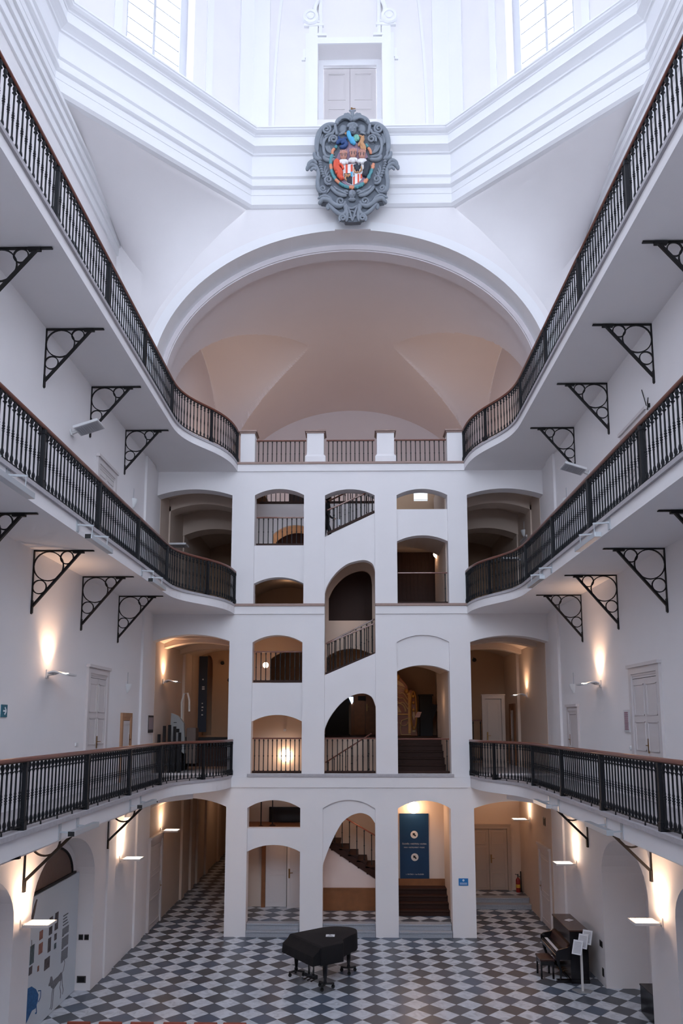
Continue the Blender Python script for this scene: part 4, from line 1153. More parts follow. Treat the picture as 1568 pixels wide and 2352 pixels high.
mb = MB().box(-1.0, .9, 26.9, 26.95, 9.9, 12.4)
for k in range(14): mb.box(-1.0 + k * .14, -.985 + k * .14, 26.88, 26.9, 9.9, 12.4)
struct('wall_shade_backing_middle', mb, DARKWOOD)  # dark striped sheet painted in for the shade of the room behind
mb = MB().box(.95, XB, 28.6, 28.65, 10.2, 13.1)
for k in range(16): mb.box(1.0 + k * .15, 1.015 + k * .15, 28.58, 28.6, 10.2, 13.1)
struct('wall_shade_backing_right', mb, DARKWOOD)  # dark striped sheet put in for the gloom of the right room
struct('wall_dark_high_left', MB().box(-2.4, -1.2, 27.28, 27.33, 14.6, 15.35), DARKWOOD)  # plain dark panel behind the rail
R('brown railing along the top edge behind the upper left opening', -3.5, .9, 27.2, 14.62, 15.5, n=26)
# things standing in the tower
def part_box(name, label, cat, x0, x1, y0, y1, z0, z1, mt, **k):
    o = MB().box(x0, x1, y0, y1, z0, z1).build(name, mt, bevel=k.get('bevel', .01)); tag(o, label, cat); return o
t = thing('display_screen', 'black flat display box on the half-landing in the upper left ground-floor opening', 'screen', (-2.35, 26.9, 3.02))
MB().box(-.55, .52, -.04, .04, -.02, .52).build('panel', BLACKL, t, bevel=.008); MB().box(-.62, -.55, -.05, .05, -.02, .52).build('side_trim', BLACKM, t)
MB().box(-.3, .3, -.12, .12, -.03, -.0).build('foot', BLACKM, t)
# brown wooden cabinet door on first floor
front_door(31.2, .0, .95, 5.96, 7.72, 'warm brown panelled door in the room behind the middle first-floor arch', leaves=2, frame=MIDWOOD, leafm=MIDWOOD, rows=2)
o = MB().box(.18, .50, 31.13, 31.16, 7.38, 7.56).build('door_sign', BLACKM); tag(o, 'small dark plate above the brown door on the first floor', 'sign')
t = thing('exit_light', 'small bluish-white lit plate left of the brown door', 'light', (-.12, 31.1, 7.38))
MB().prism([(-.10, .14), (.10, .14), (.10, -.06), (.04, -.16)], -.02, .02).build('lit_face', mat('cool_lit_plate', (.7, .8, 1), .5, emit=(.6, .75, 1), es=3), t)
MB().box(-.12, .12, .02, .05, -.1, .16).build('housing', BLACKM, t)
t = thing('black_panel', 'black tall panel standing left of the brown door', 'screen', (-.65, 30.6, 5.95))
MB().box(-.5, .45, -.05, .05, 0, 2.0).build('panel', BLACKM, t); MB().box(-.55, .5, -.15, .15, 0, .05).build('foot', BLACKM, t)  # plain black panel on a low foot
# gilded organ
t = thing('organ_case', 'ornate gilded and cream carved organ case in the right first-floor bay', 'organ', (1.75, 29.9, 5.95))
sil = [(-.7, 0), (-.7, 1.75), (-.45, 2.1), (-.1, 2.32), (.0, 2.48), (.1, 2.32), (.38, 2.0), (.42, 1.78), (.55, 1.82), (.68, 1.68), (.76, 1.3), (.74, .2), (.78, 0)]
MB().prism(sil, 0, .5).build('case', mat('organ_dark_red', (.20, .06, .02), .4), t, bevel=.02)
mb = MB()
for dx, top in ((0, 1.95), (0, 1.75), (0, 1.55), (0, 1.38)):
    pts = [(-.55 + .95 * i / 16, -.03, top - .28 * abs(i / 8 - 1) ** 1.6 + .05 * sin(i * 1.1)) for i in range(17)]
    mb.tube(pts, .022, 6)
mb.tube([(-.2, -.03, 1.25), (-.25, -.03, .9)], .03, 6); mb.tube([(.3 * cos(a), -.03, .95 + .33 * sin(a)) for a in [pi * i / 12 for i in range(13)]], .03, 6)
for cx in (-.18, .22): mb.tube([(cx + .16 * cos(a), -.03, .55 + .16 * sin(a)) for a in [pi + pi * i / 10 for i in range(11)]], .02, 6)
mb.tube([(-.55, -.03, .05), (-.12, -.03, .05), (-.05, -.03, .3), (-.12, -.03, .6), (-.5, -.03, .68)], .022, 6)
mb.tube([(.5, -.03, .05), (.12, -.03, .05), (.08, -.03, .3), (.14, -.03, .6), (.5, -.03, .72)], .022, 6)
mb.prism([(-.5, 1.98), (-.3, 2.12), (0, 2.2), (.2, 2.05), (.3, 1.9), (0, 2.02), (-.3, 1.92)], -.03, .0)
mb.prism([(-.1, .92), (0, 1.18), (.14, .92)], -.03, 0).prism([(.57, .8), (.62, 1.15), (.67, .8), (.62, .6)], -.04, 0).prism([(.55, .15), (.62, .4), (.68, .15)], -.04, 0)
mb.build('carving', CREAMC, t, smooth=True)
mb = MB()
mb.tube([(.62 + .12 * cos(a), -.04, 1.0 + .75 * sin(a)) for a in [2 * pi * i / 24 for i in range(24)]], .035, 6, closed=True)
mb.box(-.62, .45, -.04, 0, .82, .87).box(.40, .50, -.05, 0, 0.1, 1.7)
for z in (1.0, 1.3, 1.55): mb.ball((.62, -.03, z), .07, 8, (.8, .5, 1))
mb.ball((0, -.05, 2.3), .13, 8, (.7, .6, 1)).ball((.34, -.05, 1.75), .09, 8).ball((-.1, -.04, .95), .1, 8, (1, .4, 1.4))
mb.build('gilding', GILT, t, smooth=True)
# black player piano / cabinet
t = thing('black_cabinet', 'tall black instrument cabinet right of the gilded organ case', 'cabinet', (2.86, 29.8, 5.95))
MB().box(-.26, .22, -.25, .25, 0, 1.60).build('body', BLACKM, t, bevel=.01)
MB().prism([(.2, .55), (.40, 1.08), (.42, 1.2), (.2, 1.25)], -.25, .25).build('shelf', BLACKM, t)
MB().box(-.30, .26, -.29, .29, 1.56, 1.62).build('top', BLACKM, t)
t = thing('music_stand', 'music stand with one tilted pale sheet in the right first-floor bay', 'music stand', (2.40, 28.2, 5.95))
MB().tube([(0, 0, 0), (0, 0, .75)], .012, 6).build('pole', BLACKM, t); MB().lathe([(.0, .02), (.14, .0), (.14, .015), (0, .03)], 10).build('base', BLACKM, t)
MB().hexa([(-.13, -.03, .72), (.05, -.03, .72), (.14, .05, .92), (-.02, .05, .92), (-.13, -.02, .71), (.05, -.02, .71), (.14, .06, .91), (-.02, .06, .91)]).build('sheet', mat('pinkish_sheet', (.45, .24, .18), .8), t)
# dark pieces at landings
t = thing('coat_stand', 'dark slim floor lamp post on the lower half-landing', 'stand', (-3.1, 25.6, 3.02))
MB().tube([(0, 0, 0), (0, 0, .95)], .02, 6).build('pole', BLACKM, t); MB().lathe([(0, .02), (.10, 0), (.12, .02), (.05, .06), (0, .08)], 10).build('base', DARKWOOD, t)
t2 = copy_tree(t, loc=(-2.75, 25.9, 3.02)); t2['label'] = 'second dark slim post on the lower half-landing, right of the first'
t = thing('wall_spotlight', 'tiny dark spotlight high on the wall above the round glowing globe lamp', 'spotlight', (-2.36, 25.9, 6.22))
MB().lathe([(0, -.1), (.05, -.1), (.05, .02), (0, .02)], 10, (0, 0, 0), 'y').build('head', LAMPW, t, smooth=True); MB().bar((0, 0, 0), (0, .05, .05), .02, .02).build('arm', BLACKM, t)

# ---- banner with writing
def text_mesh(body, size, mt, parent, loc, rot, name='lettering', align='CENTER', ext=.002, sx=1.0):
    cu = bpy.data.curves.new('t', 'FONT'); cu.body = body; cu.size = size; cu.align_x = align; cu.extrude = ext
    tmp = bpy.data.objects.new('t', cu); C.objects.link(tmp)
    bpy.context.view_layer.update()
    me = bpy.data.meshes.new_from_object(tmp.evaluated_get(bpy.context.evaluated_depsgraph_get()))
    bpy.data.objects.remove(tmp); bpy.data.curves.remove(cu)
    me.materials.clear(); me.materials.append(mt)
    o = bpy.data.objects.new(name, me); C.objects.link(o); o.parent = parent; o.location = loc; o.rotation_euler = rot; o.scale = (sx, 1, 1)
    return o
def arrow_disc(parent, cx, cz, r, y, disc, arr, rot=135):
    MB().lathe([(0.0001, -.004), (r, -.004), (r, .004), (0.0001, .004)], 24, (cx, y, cz), 'y').build('arrow_disc', disc, parent)
    a = radians(rot); pts = [(r * .62, 0), (r * .05, r * .48), (r * .05, r * .2), (-r * .55, r * .2), (-r * .55, -r * .2), (r * .05, -r * .2), (r * .05, -r * .48)]
    pts = [(cx + x * cos(a) - z * sin(a), cz + x * sin(a) + z * cos(a)) for x, z in pts]
    MB().prism(pts, y - .008, y - .004).build('arrow', arr, parent)
t = thing('hanging_banner', 'tall navy blue banner with two round arrow signs in the right ground-floor bay', 'banner', (2.04, 26.17, 2.34))
MB().box(-.49, .49, -.005, .015, -1.07, 1.07).build('cloth', NAVY, t)
arrow_disc(t, 0, .37, .125, -.012, PALETXT, BLACKM); arrow_disc(t, .01, -.37, .125, -.012, PALETXT, BLACKM)
RX = (pi / 2, 0, 0)
text_mesh('ČLOVĚK • NÁSTROJ • HUDBA', .062, PALETXT, t, (0, -.012, .045), RX); text_mesh('MAN • INSTRUMENT • MUSIC', .054, PALETXT, t, (0, -.012, -.07), RX)
text_mesh('1. PATRO • 1st FLOOR', .062, PALETXT, t, (0, -.012, -.95), RX)
t = thing('direction_sign', 'small bright blue sign with white arrow on the rightmost white pier', 'sign', (3.345, YF - .012, 1.64))
MB().box(-.145, .145, -.006, .012, -.105, .105).build('plate', BLUESIGN, t)
arrow_disc(t, 0, .05, .030, -.010, WHITEPR, BLUESIGN)
mb = MB()
for r_ in range(2):
    for k in range(7): mb.box(-.11 + k * .032, -.085 + k * .032, -.010, -.006, -.035 - r_ * .035, -.022 - r_ * .035)
mb.build('small_print', WHITEPR, t)

# ---- person climbing the stair, mostly behind the pier
def skin_obj(name, verts, edges, radii, mt, parent=None, sub=2, root=0):
    me = bpy.data.meshes.new(name); me.from_pydata(verts, edges, []); o = bpy.data.objects.new(name, me); C.objects.link(o)
    sk = o.modifiers.new('skin', 'SKIN'); sk.use_smooth_shade = True
    for i, r in enumerate(radii):
        rv = r if isinstance(r, tuple) else (r, r); me.skin_vertices[0].data[i].radius = rv; me.skin_vertices[0].data[i].use_root = (i == root)
    ss = o.modifiers.new('sub', 'SUBSURF'); ss.levels = sub; ss.render_levels = sub
    me.materials.append(mt)
    if parent: o.parent = parent
    return o
t = thing('person', 'person in black clothes climbing the second-floor stair, half hidden by the pier, papers in hand', 'person', (-0.96, 24.95, 12.42))
V = [(0, 0, .92), (.02, 0, 1.12), (.05, 0, 1.32), (.08, 0, 1.44), (.10, 0, 1.52), (.12, 0, 1.66),   # pelvis, waist, chest, neck base, neck, head
     (.0, -.10, .90), (.16, -.11, .52), (.13, -.11, .12), (.22, -.11, .06),     # front leg on higher tread
     (-.0, .10, .90), (-.04, .10, .46), (-.16, .10, .04), (-.06, .10, .0),
     (.06, -.19, 1.38), (.05, -.24, 1.12), (.22, -.22, .95), (.30, -.21, .93),
     (.06, .19, 1.38), (-.02, .23, 1.10), (.10, .22, .88)]
Ed = [(0, 1), (1, 2), (2, 3), (3, 4), (4, 5), (0, 6), (6, 7), (7, 8), (8, 9), (0, 10), (10, 11), (11, 12), (12, 13), (3, 14), (14, 15), (15, 16), (16, 17), (3, 18), (18, 19), (19, 20)]
Rr = [(.14, .16), (.12, .14), (.13, .18), (.09, .14), .05, (.09, .08), .10, .07, .045, .035, .10, .07, .045, .035, .07, .05, .035, .03, .07, .05, .035]
skin_obj('body', V, Ed, Rr, CLOTHK, t)
MB().ball((.125, 0, 1.67), .105, 14, (.95, .8, 1.15)).build('head', SKIN, t, smooth=True)
MB().ball((.105, 0, 1.70), .115, 14, (.95, .85, 1.08)).build('hair', BLACKM, t, smooth=True)
mb = MB()
for i in range(4): mb.tube([(.30, -.23 + i * .016, .93), (.36, -.235 + i * .016, .91), (.375, -.235 + i * .016, .87 + .004 * i)], [.009, .008, .006], 6)
mb.tube([(.30, -.19, .94), (.34, -.17, .95), (.37, -.17, .93)], [.010, .009, .007], 6)
mb.build('hand', SKIN, t, smooth=True)
o = MB().box(-.08, .06, -.01, .01, -.10, .10).build('paper_sheets', PAPER); o.location = (-.50, 24.68, 13.20); tag(o, 'white papers held by the person in black on the stair', 'papers')
# ------------------------------------------------------------------ hall floor things
# grand piano under a black cover: plan outline (world metres), keyboard end lower left
top = [(-1.70, 20.50), (-0.80, 19.28)]
def smooth_loop(ctrl, seg=6):
    n = len(ctrl); out = []
    for i in range(n):
        p0, p1, p2, p3 = ctrl[i - 1], ctrl[i], ctrl[(i + 1) % n], ctrl[(i + 2) % n]
        if p1[2]: out.append(p1[:2]); 
        sg = seg
        for k in range(0 if not p1[2] else 1, sg):
            t = k / sg
            if p1[2] and p2[2]:
                continue
            f = lambda a, b, c, d: .5 * ((2 * b) + (-a + c) * t + (2 * a - 5 * b + 4 * c - d) * t * t + (-a + 3 * b - 3 * c + d) * t ** 3)
            out.append((f(p0[0], p1[0], p2[0], p3[0]), f(p0[1], p1[1], p2[1], p3[1])))
    return out
ctrl = [(-1.70, 20.50, 1), (-0.80, 19.28, 1), (-0.30, 19.62, 1), (-0.29, 19.95, 0), (-0.12, 20.30, 0), (0.06, 20.62, 0), (0.05, 20.98, 0), (-0.18, 21.20, 0), (-0.55, 21.25, 0), (-0.95, 21.08, 1)]
plan = smooth_loop(ctrl)
gp = thing('grand_piano', 'grand piano fully draped in a black cover on casters, in the middle of the floor', 'piano', (-.8, 20.2, 0))
ox, oy = .8, -20.2
pl = [(x + ox, y + oy) for x, y in plan]
cx = sum(p[0] for p in pl) / len(pl); cy = sum(p[1] for p in pl) / len(pl)
def sc_(p, k): return (cx + (p[0] - cx) * k, cy + (p[1] - cy) * k)
mb = MB()
n = len(pl)
loops = []
for z, k in ((1.005, .93), (1.0, .975), (.975, 1.0), (.86, 1.012), (.70, 1.018), (.585, 1.03), (.57, 1.02), (.60, .98)):
    loops.append([(*sc_(p, k), z + (.008 * sin(i * 1.3) if z < .6 else 0)) for i, p in enumerate(pl)])
vs = [p for l in loops for p in l]
mb.add(vs, [(j * n + i, j * n + (i + 1) % n, (j + 1) * n + (i + 1) % n, (j + 1) * n + i) for j in range(len(loops) - 1) for i in range(n)])
tr = tessellate_polygon([[Vector((p[0], p[1], 0)) for p in loops[0]]])
mb.add(loops[0], tr)
mb.add([(p[0], p[1], .62) for p in loops[-1]], tr)
mb.build('cover', BLACKC, gp, smooth=True)
# keyboard end drapes over the slanted key slip
a, b = pl[0], pl[1]
d = Vector((b[0] - a[0], b[1] - a[1], 0)).normalized(); nrm = Vector((d.y, -d.x, 0))
if nrm.y > 0: nrm = -nrm
A = Vector((a[0], a[1], 0)) + d * .02; B = Vector((b[0], b[1], 0)) - d * .04
mb = MB()
rows = []
for off, z in ((-.06, .995), (.0, .985), (.07, .90), (.17, .84), (.215, .80), (.225, .68), (.235, .585)):
    rows.append([tuple(A + (B - A) * (i / 16) + nrm * (off + .004 * sin(i * 2.1)) + Vector((0, 0, z - .004 * (i % 2)))) for i in range(17)])
mb.grid(rows)
for e in (0, 16):
    c = [r[e] for r in rows] + [(rows[0][e][0], rows[0][e][1], .585)]
    mb.add(c, [tuple(range(len(c)))])
mb.build('cover_front', BLACKC, gp, smooth=True)
for lx, ly in ((-1.5, 20.4), (-.72, 19.42), (-.15, 20.62)):
    x, y = lx + ox, ly + oy
    l = MB().lathe([(0, .12), (.035, .12), (.045, .16), (.035, .20), (.042, .24), (.075, .62), (0, .62)], 8, (x, y, 0)).build('leg', BLACKL, gp, smooth=True)
    mb = MB()
    for k in range(3):
        an = radians(40 + 120 * k + lx * 40)
        ex, ey = x + .20 * cos(an), y + .20 * sin(an)
        mb.bar((x, y, .12), (ex, ey, .11), .05, .035)
        mb.bar((ex, ey, .11), (ex, ey, .05), .04, .04, up=(1, 0, 0))
        mb.lathe([(0.001, -.02), (.045, -.02), (.045, .02), (0.001, .02)], 12, (ex, ey, .045), 'y')
        mb.box(ex - .03, ex + .03, ey - .03, ey + .03, .085, .13)
    mb.build('caster_spider', RUBBER, l)
mb = MB()
mb.bar((-1.15 + ox, 19.93 + oy, .62), (-1.15 + ox, 19.93 + oy, .16), .035, .035, up=(1, 0, 0)).bar((-1.02 + ox, 19.78 + oy, .62), (-1.02 + ox, 19.78 + oy, .16), .035, .035, up=(1, 0, 0))
mb.bar((-1.10 + ox, 19.85 + oy, .60), (-1.13 + ox, 19.9 + oy, .2), .012, .012).bar((-.98 + ox, 20.0 + oy, .60), (-1.06 + ox, 19.83 + oy, .2), .012, .012)
mb.bar((-1.22 + ox, 19.98 + oy, .17), (-.95 + ox, 19.70 + oy, .17), .10, .09)
for k in range(3): 
    px, py = -1.17 + k * .09 + ox, 19.86 - k * .09 + oy; mb.bar((px, py, .13), (px - .09, py - .09, .11), .03, .02)
mb.build('pedal_lyre', BLACKL, gp)
t = thing('notice_card', 'small white card with an arrow lying on the black grand piano cover', 'card', (-.62, 20.32, 1.004))
MB().box(-.115, .115, -.10, .10, 0, .006).build('sheet', PAPER, t)
mb = MB().bar((-.02, .05, .008), (.03, .0, .008), .012, .004).bar((-.03, .055, .008), (.0, .055, .008), .012, .004).bar((-.028, .055, .008), (-.028, .02, .008), .012, .004)
for q_ in range(2): mb.box(-.07, .07, -.05 - q_ * .025, -.042 - q_ * .025, .006, .009)
mb.build('print', INK, t)

# upright piano against the right wall
t = thing('upright_piano', 'black upright piano with open keyboard against the right wall', 'piano', (5.66, 20.7, 0))
MB().box(-.22, .24, -.80, .80, 0.06, 1.24).build('body', BLACKL, t, bevel=.01)
MB().hexa([(-.24, -.83, 1.24), (.26, -.83, 1.24), (.26, .83, 1.24), (-.24, .83, 1.24), (-.24, -.83, 1.28), (.26, -.83, 1.28), (.26, .83, 1.28), (-.24, .83, 1.28)]).build('lid', BROWNL, t, bevel=.008)
MB().box(-.58, -.20, -.78, .78, .56, .66).build('key_bed', BLACKL, t, bevel=.01)
MB().box(-.56, -.50, -.74, .74, .64, .70).build('key_slip', BLACKL, t)
k_ = MB().box(-.50, -.36, -.66, .66, .68, .705).build('white_keys', IVORY, t)
mb = MB()
for i in range(52):
    if i % 7 in (0, 1, 3, 4, 5): mb.box(-.43, -.33, -.66 + (i + .8) * 1.32 / 52, -.66 + (i + 1.15) * 1.32 / 52, .704, .722)
mb.build('black_keys', BLACKL, k_)
MB().hexa([(-.33, -.72, .70), (-.30, -.72, .70), (-.30, .72, .70), (-.33, .72, .70), (-.26, -.72, .92), (-.22, -.72, .92), (-.22, .72, .92), (-.26, .72, .92)]).build('fallboard', BROWNL, t)
for y in (-.80, .76):
    MB().prism([(-.58, .56), (-.58, .74), (-.50, .80), (-.32, .84), (-.20, .90), (-.20, .56)], y, y + .04).build('arm', BLACKL, t)
for y in (-.72, .72):
    MB().tube([(-.52, y, .56), (-.50, y, .45), (-.44, y, .25), (-.46, y, .08), (-.50, y, .0)], [.045, .04, .028, .022, .04], 8).build('leg', BLACKL, t, smooth=True)
MB().box(-.56, -.2, -.78, -.66, 0, .07).box(-.56, -.2, .66, .78, 0, .07).box(-.22, .24, -.82, .82, 0, .10).build('plinth', BLACKL, t)
mb = MB()
for y in (-.14, 0, .14): mb.box(-.34, -.22, y - .02, y + .02, .09, .105)
mb.build('pedal', BRASS, t)
t = thing('notice_card', 'small white card lying askew on the lid of the upright piano', 'card', (5.70, 20.85, 1.282), radians(38))
MB().box(-.10, .10, -.075, .075, 0, .005).build('sheet', PAPER, t); mb = MB()
for q_ in range(4): mb.box(-.075, .075, -.05 + q_ * .026, -.044 + q_ * .026, .005, .007)
mb.build('print', INK, t)
t = thing('piano_stool', 'low black piano stool with padded seat beside the upright piano', 'stool', (4.93, 20.45, 0), radians(0))
MB().box(-.19, .19, -.27, .27, .43, .49).build('seat_pad', mat('dark_brown_leather', (.035, .014, .014), .35), t, bevel=.02)
MB().box(-.17, .17, -.25, .25, .33, .43).build('apron', BLACKL, t)
for x in (-.15, .15):
    for y in (-.22, .22): MB().box(x - .022, x + .022, y - .022, y + .022, 0, .34).build('leg', BLACKL, t)
# leaflet stand
t = thing('leaflet_stand', 'white pole stand with three tilted leaflet holders by the upright piano', 'stand', (5.55, 19.33, 0))
MB().prism([(-.24, .10), (-.12, -.16), (.14, -.16), (.26, .04), (.12, .16), (-.14, .18)], 0, .015, axis='z').build('base_plate', ALU, t)
MB().box(-.025, .025, -.02, .02, .015, 1.12).build('pole', LAMPW, t)
for i, (x, y, z) in enumerate(((-.10, -.06, 1.04), (.06, .02, 1.16), (.18, .08, 1.24))):
    h = MB().box(-.12, .12, -.01, .01, -.17, .17).build('leaflet_holder', PAPER, t)
    h.location = (x, y, z); h.rotation_euler = (radians(-28), 0, radians(-38))
    mb = MB()
    for q_ in range(9): mb.box(-.09, .09, -.014, -.0105, -.13 + q_ * .03, -.122 + q_ * .03)
    p = mb.build('print', INK, h)
# black chest in the right niche
t = thing('storage_chest', 'black low chest in the right wall niche at the lower right corner', 'chest', (6.75, 17.35, 0))
MB().box(-.30, .28, -.62, .62, .03, .60).build('body', BLACKL, t, bevel=.008); MB().box(-.31, .29, -.63, .63, .60, .64).build('lid', BLACKL, t, bevel=.006)
# chairs at the bottom edge
def chair():
    t = thing('chair', 'x', 'chair')
    MB().box(-.22, .22, -.02, .03, .50, .89).build('backrest', CHAIRR, t, bevel=.015)
    MB().box(-.23, .23, -.45, .0, .43, .47).build('seat', CHAIRR, t, bevel=.015)
    for x in (-.20, .20):
        MB().box(x - .012, x + .012, .0, .024, 0, .55).build('leg', ALU, t); MB().box(x - .012, x + .012, -.44, -.416, 0, .44).build('leg', ALU, t)
    return t
c0 = chair()
NM = ['leftmost', 'second from left', 'third from left', 'third from right', 'second from right', 'rightmost']
for i, x in enumerate((-5.20, -4.60, -4.0, -3.38, -2.80, -2.25)):
    o = c0 if i == 0 else copy_tree(c0)
    o.location = (x, 14.93, 0); o['label'] = 'rust red chair cut off at the bottom edge, %s of six' % NM[i]; o['group'] = 'rust red chairs at the bottom edge'
# fire extinguisher
t = thing('fire_extinguisher', 'red fire extinguisher with yellow label at the end of the right passage', 'fire extinguisher', (6.0, 28.55, .33))
MB().lathe([(0, 0), (.075, 0), (.08, .02), (.08, .42), (.06, .48), (.025, .50), (.025, .53), (0, .53)], 14).build('cylinder', REDPAINT, t, smooth=True)
MB().lathe([(.0815, .16), (.0815, .28)], 14, arc=.5, start=pi).build('paper_label', YELLOWL, t)
MB().bar((0, 0, .53), (0, -.02, .64), .03, .03, up=(1, 0, 0)).bar((0, 0, .6), (-.1, -.02, .64), .02, .02).build('valve_handle', BLACKM, t)
MB().tube([(.03, 0, .56), (.11, 0, .52), (.12, 0, .3), (.09, -.02, .12)], .014, 6).build('hose', BLACKM, t)
o = MB().tube([(6.12, 28.6, .33), (6.12, 28.62, 1.05)], .022, 8).build('black_pole', BLACKM); tag(o, 'thin black pole standing right of the fire extinguisher', 'pole')
o = MB().box(5.9, 5.96, 28.83, 28.845, 2.1, 2.28).build('wall_buzzer', WARMWALL); tag(o, 'small cream box on the wall above the fire extinguisher', 'switch box')

# ------------------------------------------------------------------ left exhibition niche
XP = -6.84
t = thing('exhibition_panel', 'pale blue-white exhibition panel filling the left niche, printed with photos, text and animal drawings', 'panel', (XP, 17.3, 0))
def onp(mb, pts, d0=0.012, d1=0.018): return mb.prism([(y - 17.3, z) for y, z in pts], d0, d1, axis='x')
mb = MB().prism([(-1.75, 0.01), (1.88, 0.01), (1.58, 2.80), (-1.75, 2.80)], -.04, .012, axis='x')
mb = MB().prism([(-1.75, 0.01), (1.88, 0.01), (1.88, 2.80), (-1.75, 2.80)], -.04, .012, axis='x')
mb.build('board', PANELW, t)
PH = [mat('photo_print_%d' % i, c, .7, noise=.9, nscale=9) for i, c in enumerate([(.10, .09, .10), (.30, .14, .11), (.09, .13, .15)])]
for i, (ya, yb, za, zb, m_) in enumerate(((17.42, 17.60, 1.76, 2.14, 0), (17.74, 17.93, 1.78, 2.16, 0), (16.9, 17.08, 1.80, 1.98, 1), (17.40, 17.56, 1.40, 1.70, 0), (17.75, 17.88, 1.56, 1.70, 0),
                                          (17.76, 17.88, 1.37, 1.49, 2), (16.46, 16.66, 1.42, 1.80, 2), (16.90, 17.10, 1.50, 1.72, 1), (17.25, 17.54, 1.06, 1.30, 0), (16.44, 16.60, 1.22, 1.38, 0), (16.88, 16.96, 1.16, 1.27, 1))):
    onp(MB(), [(ya, za), (yb, za), (yb, zb), (ya, zb)]).build('printed_photo', PH[m_], t)
mb = MB()
for k in range(4): onp(mb, [(18.24, 1.96 - k * .07), (18.24 + (.30, .24, .27, .33)[k], 1.96 - k * .07), (18.24 + (.30, .24, .27, .33)[k], 1.985 - k * .07), (18.24, 1.985 - k * .07)])
for k in range(34):
    z = 1.68 - k * .021 - (.03 if k > 8 else 0) - (.03 if k > 20 else 0)
    w = .12 if k in (8, 20, 33) else .40
    onp(mb, [(18.22, z), (18.22 + w, z), (18.22 + w, z + .010), (18.22, z + .010)])
mb.build('text_column', INK, t)
# dog drawing
mb = MB()
def stroke(pts, w=.016):
    for a_, b_ in zip(pts[:-1], pts[1:]):
        mb.bar((.016, a_[0] - 17.3, a_[1]), (.016, b_[0] - 17.3, b_[1]), w, .006, up=(1, 0, 0))
DX = 17.70
body = [(.05, .60), (.12, .66), (.35, .67), (.50, .70), (.56, .62), (.52, .50), (.40, .53), (.28, .50), (.14, .46), (.07, .50)]
onp(mb, [(DX + y * 1.15, .02 + z) for y, z in body])
stroke([(DX + y * 1.15, z + .02) for y, z in ((.54, .66), (.62, .72), (.66, .86), (.63, .92))], .018)
for leg in (((.08, .52), (.05, .30), (.03, .12), (-.02, .10)), ((.14, .50), (.12, .28), (.10, .08), (.05, .06)), ((.50, .56), (.46, .38), (.52, .22), (.50, .12)), ((.55, .60), (.58, .40), (.64, .26), (.62, .16))):
    stroke([(DX + y * 1.15, z + .02) for y, z in leg], .022)
onp(mb, [(DX + y * 1.15, z + .02) for y, z in ((.10, .62), (.02, .78), (-.05, .80), (-.08, .70), (-.13, .66), (-.12, .62), (-.04, .60), (.03, .52))])
mb.build('dog_drawing', mat('grey_ink_drawing', (.20, .21, .24), .8, noise=.5, nscale=30), t)
mb = MB(); onp(mb, [(16.0, .25), (16.0, .95), (16.35, .98), (16.62, .95), (16.85, .82), (17.0, .66), (16.98, .52), (16.88, .42), (16.70, .44), (16.5, .32), (16.25, .20)])
stroke([(16.98, .74), (17.12, .70), (17.12, .56), (17.02, .50)], .02); stroke([(16.85, .60), (16.92, .45), (16.95, .30), (16.88, .32)], .025)
for k in range(9): stroke([(16.15 + k * .09, .80 - .02 * k), (16.2 + k * .085, .55), (16.12 + k * .08, .36 + .01 * k)], .010)
mb.build('bison_drawing', mat('blue_ink_drawing', (.03, .12, .30), .8, noise=.6, nscale=22), t)
mb = MB(); onp(mb, [(16.30, 2.15), (16.36, 2.32), (16.44, 2.44), (16.55, 2.62), (16.64, 2.72), (16.70, 2.70), (16.66, 2.64), (16.60, 2.48), (16.50, 2.28), (16.38, 2.12)])
stroke([(16.50, 1.92), (16.52, 1.75)], .012); stroke([(16.36, 1.9), (16.34, 1.62)], .02)
mb.build('bird_drawing', mat('brown_ink_drawing', (.12, .10, .10), .8, noise=.7, nscale=30), t)
# lattice over the panel
t = thing('lattice_grille', 'dark arched lattice of vertical bars above the exhibition panel', 'grille', (XP - .02, 17.3, 2.86))
rim = ell(1.40, .80, 0, 0, 28)
mb = MB(); pts = [(.03, y, z) for y, z in rim]
mb.tube(pts, .03, 6).bar((.03, -1.75, .0), (.03, 1.6, .0), .05, .06, up=(1, 0, 0)); mb.build('rim', BLACKM, t)
mb = MB()
for k in range(-34, 35):
    y = k * .040; z = .80 * sqrt(max(0, 1 - (y / 1.40) ** 2))
    if z > .02: mb.box(.0, .02, y - .008, y + .008, 0, z)
b_ = mb.build('bars', mat('brown_bar', (.20, .14, .12), .6), t); b_['kind'] = 'stuff'
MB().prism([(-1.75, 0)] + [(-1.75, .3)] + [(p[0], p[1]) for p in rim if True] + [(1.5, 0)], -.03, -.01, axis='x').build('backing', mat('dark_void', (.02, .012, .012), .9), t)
def vent(name, label, x, side, y0, y1, z0, z1, face='x', mt=VENT):
    t = thing(name, label, 'wall socket', (x, (y0 + y1) / 2, (z0 + z1) / 2))
    w = (y1 - y0) / 2; h = (z1 - z0) / 2
    if face == 'x':
        k = -side
        MB().box(min(0, k * .012), max(0, k * .012), -w, w, -h, h).build('cover_plate', mt, t); MB().box(min(k * .012, k * .018), max(k * .012, k * .018), -w * .7, w * .7, -h * .7, h * .7).build('insert', BLACKM, t)
    return t
def jamb_socket(label, x0, x1, y, z0, z1):
    t = thing('wall_socket', label, 'wall socket', ((x0 + x1) / 2, y, (z0 + z1) / 2)); w = (x1 - x0) / 2; h = (z1 - z0) / 2
    MB().box(-w, w, -.012, 0, -h, h).build('cover_plate', VENT, t); MB().box(-w * .7, w * .7, -.016, -.012, -h * .7, h * .7).build('insert', BLACKM, t)
jamb_socket('left dark square outlet on the left niche jamb', -6.78, -6.67, 19.2, 1.18, 1.31)
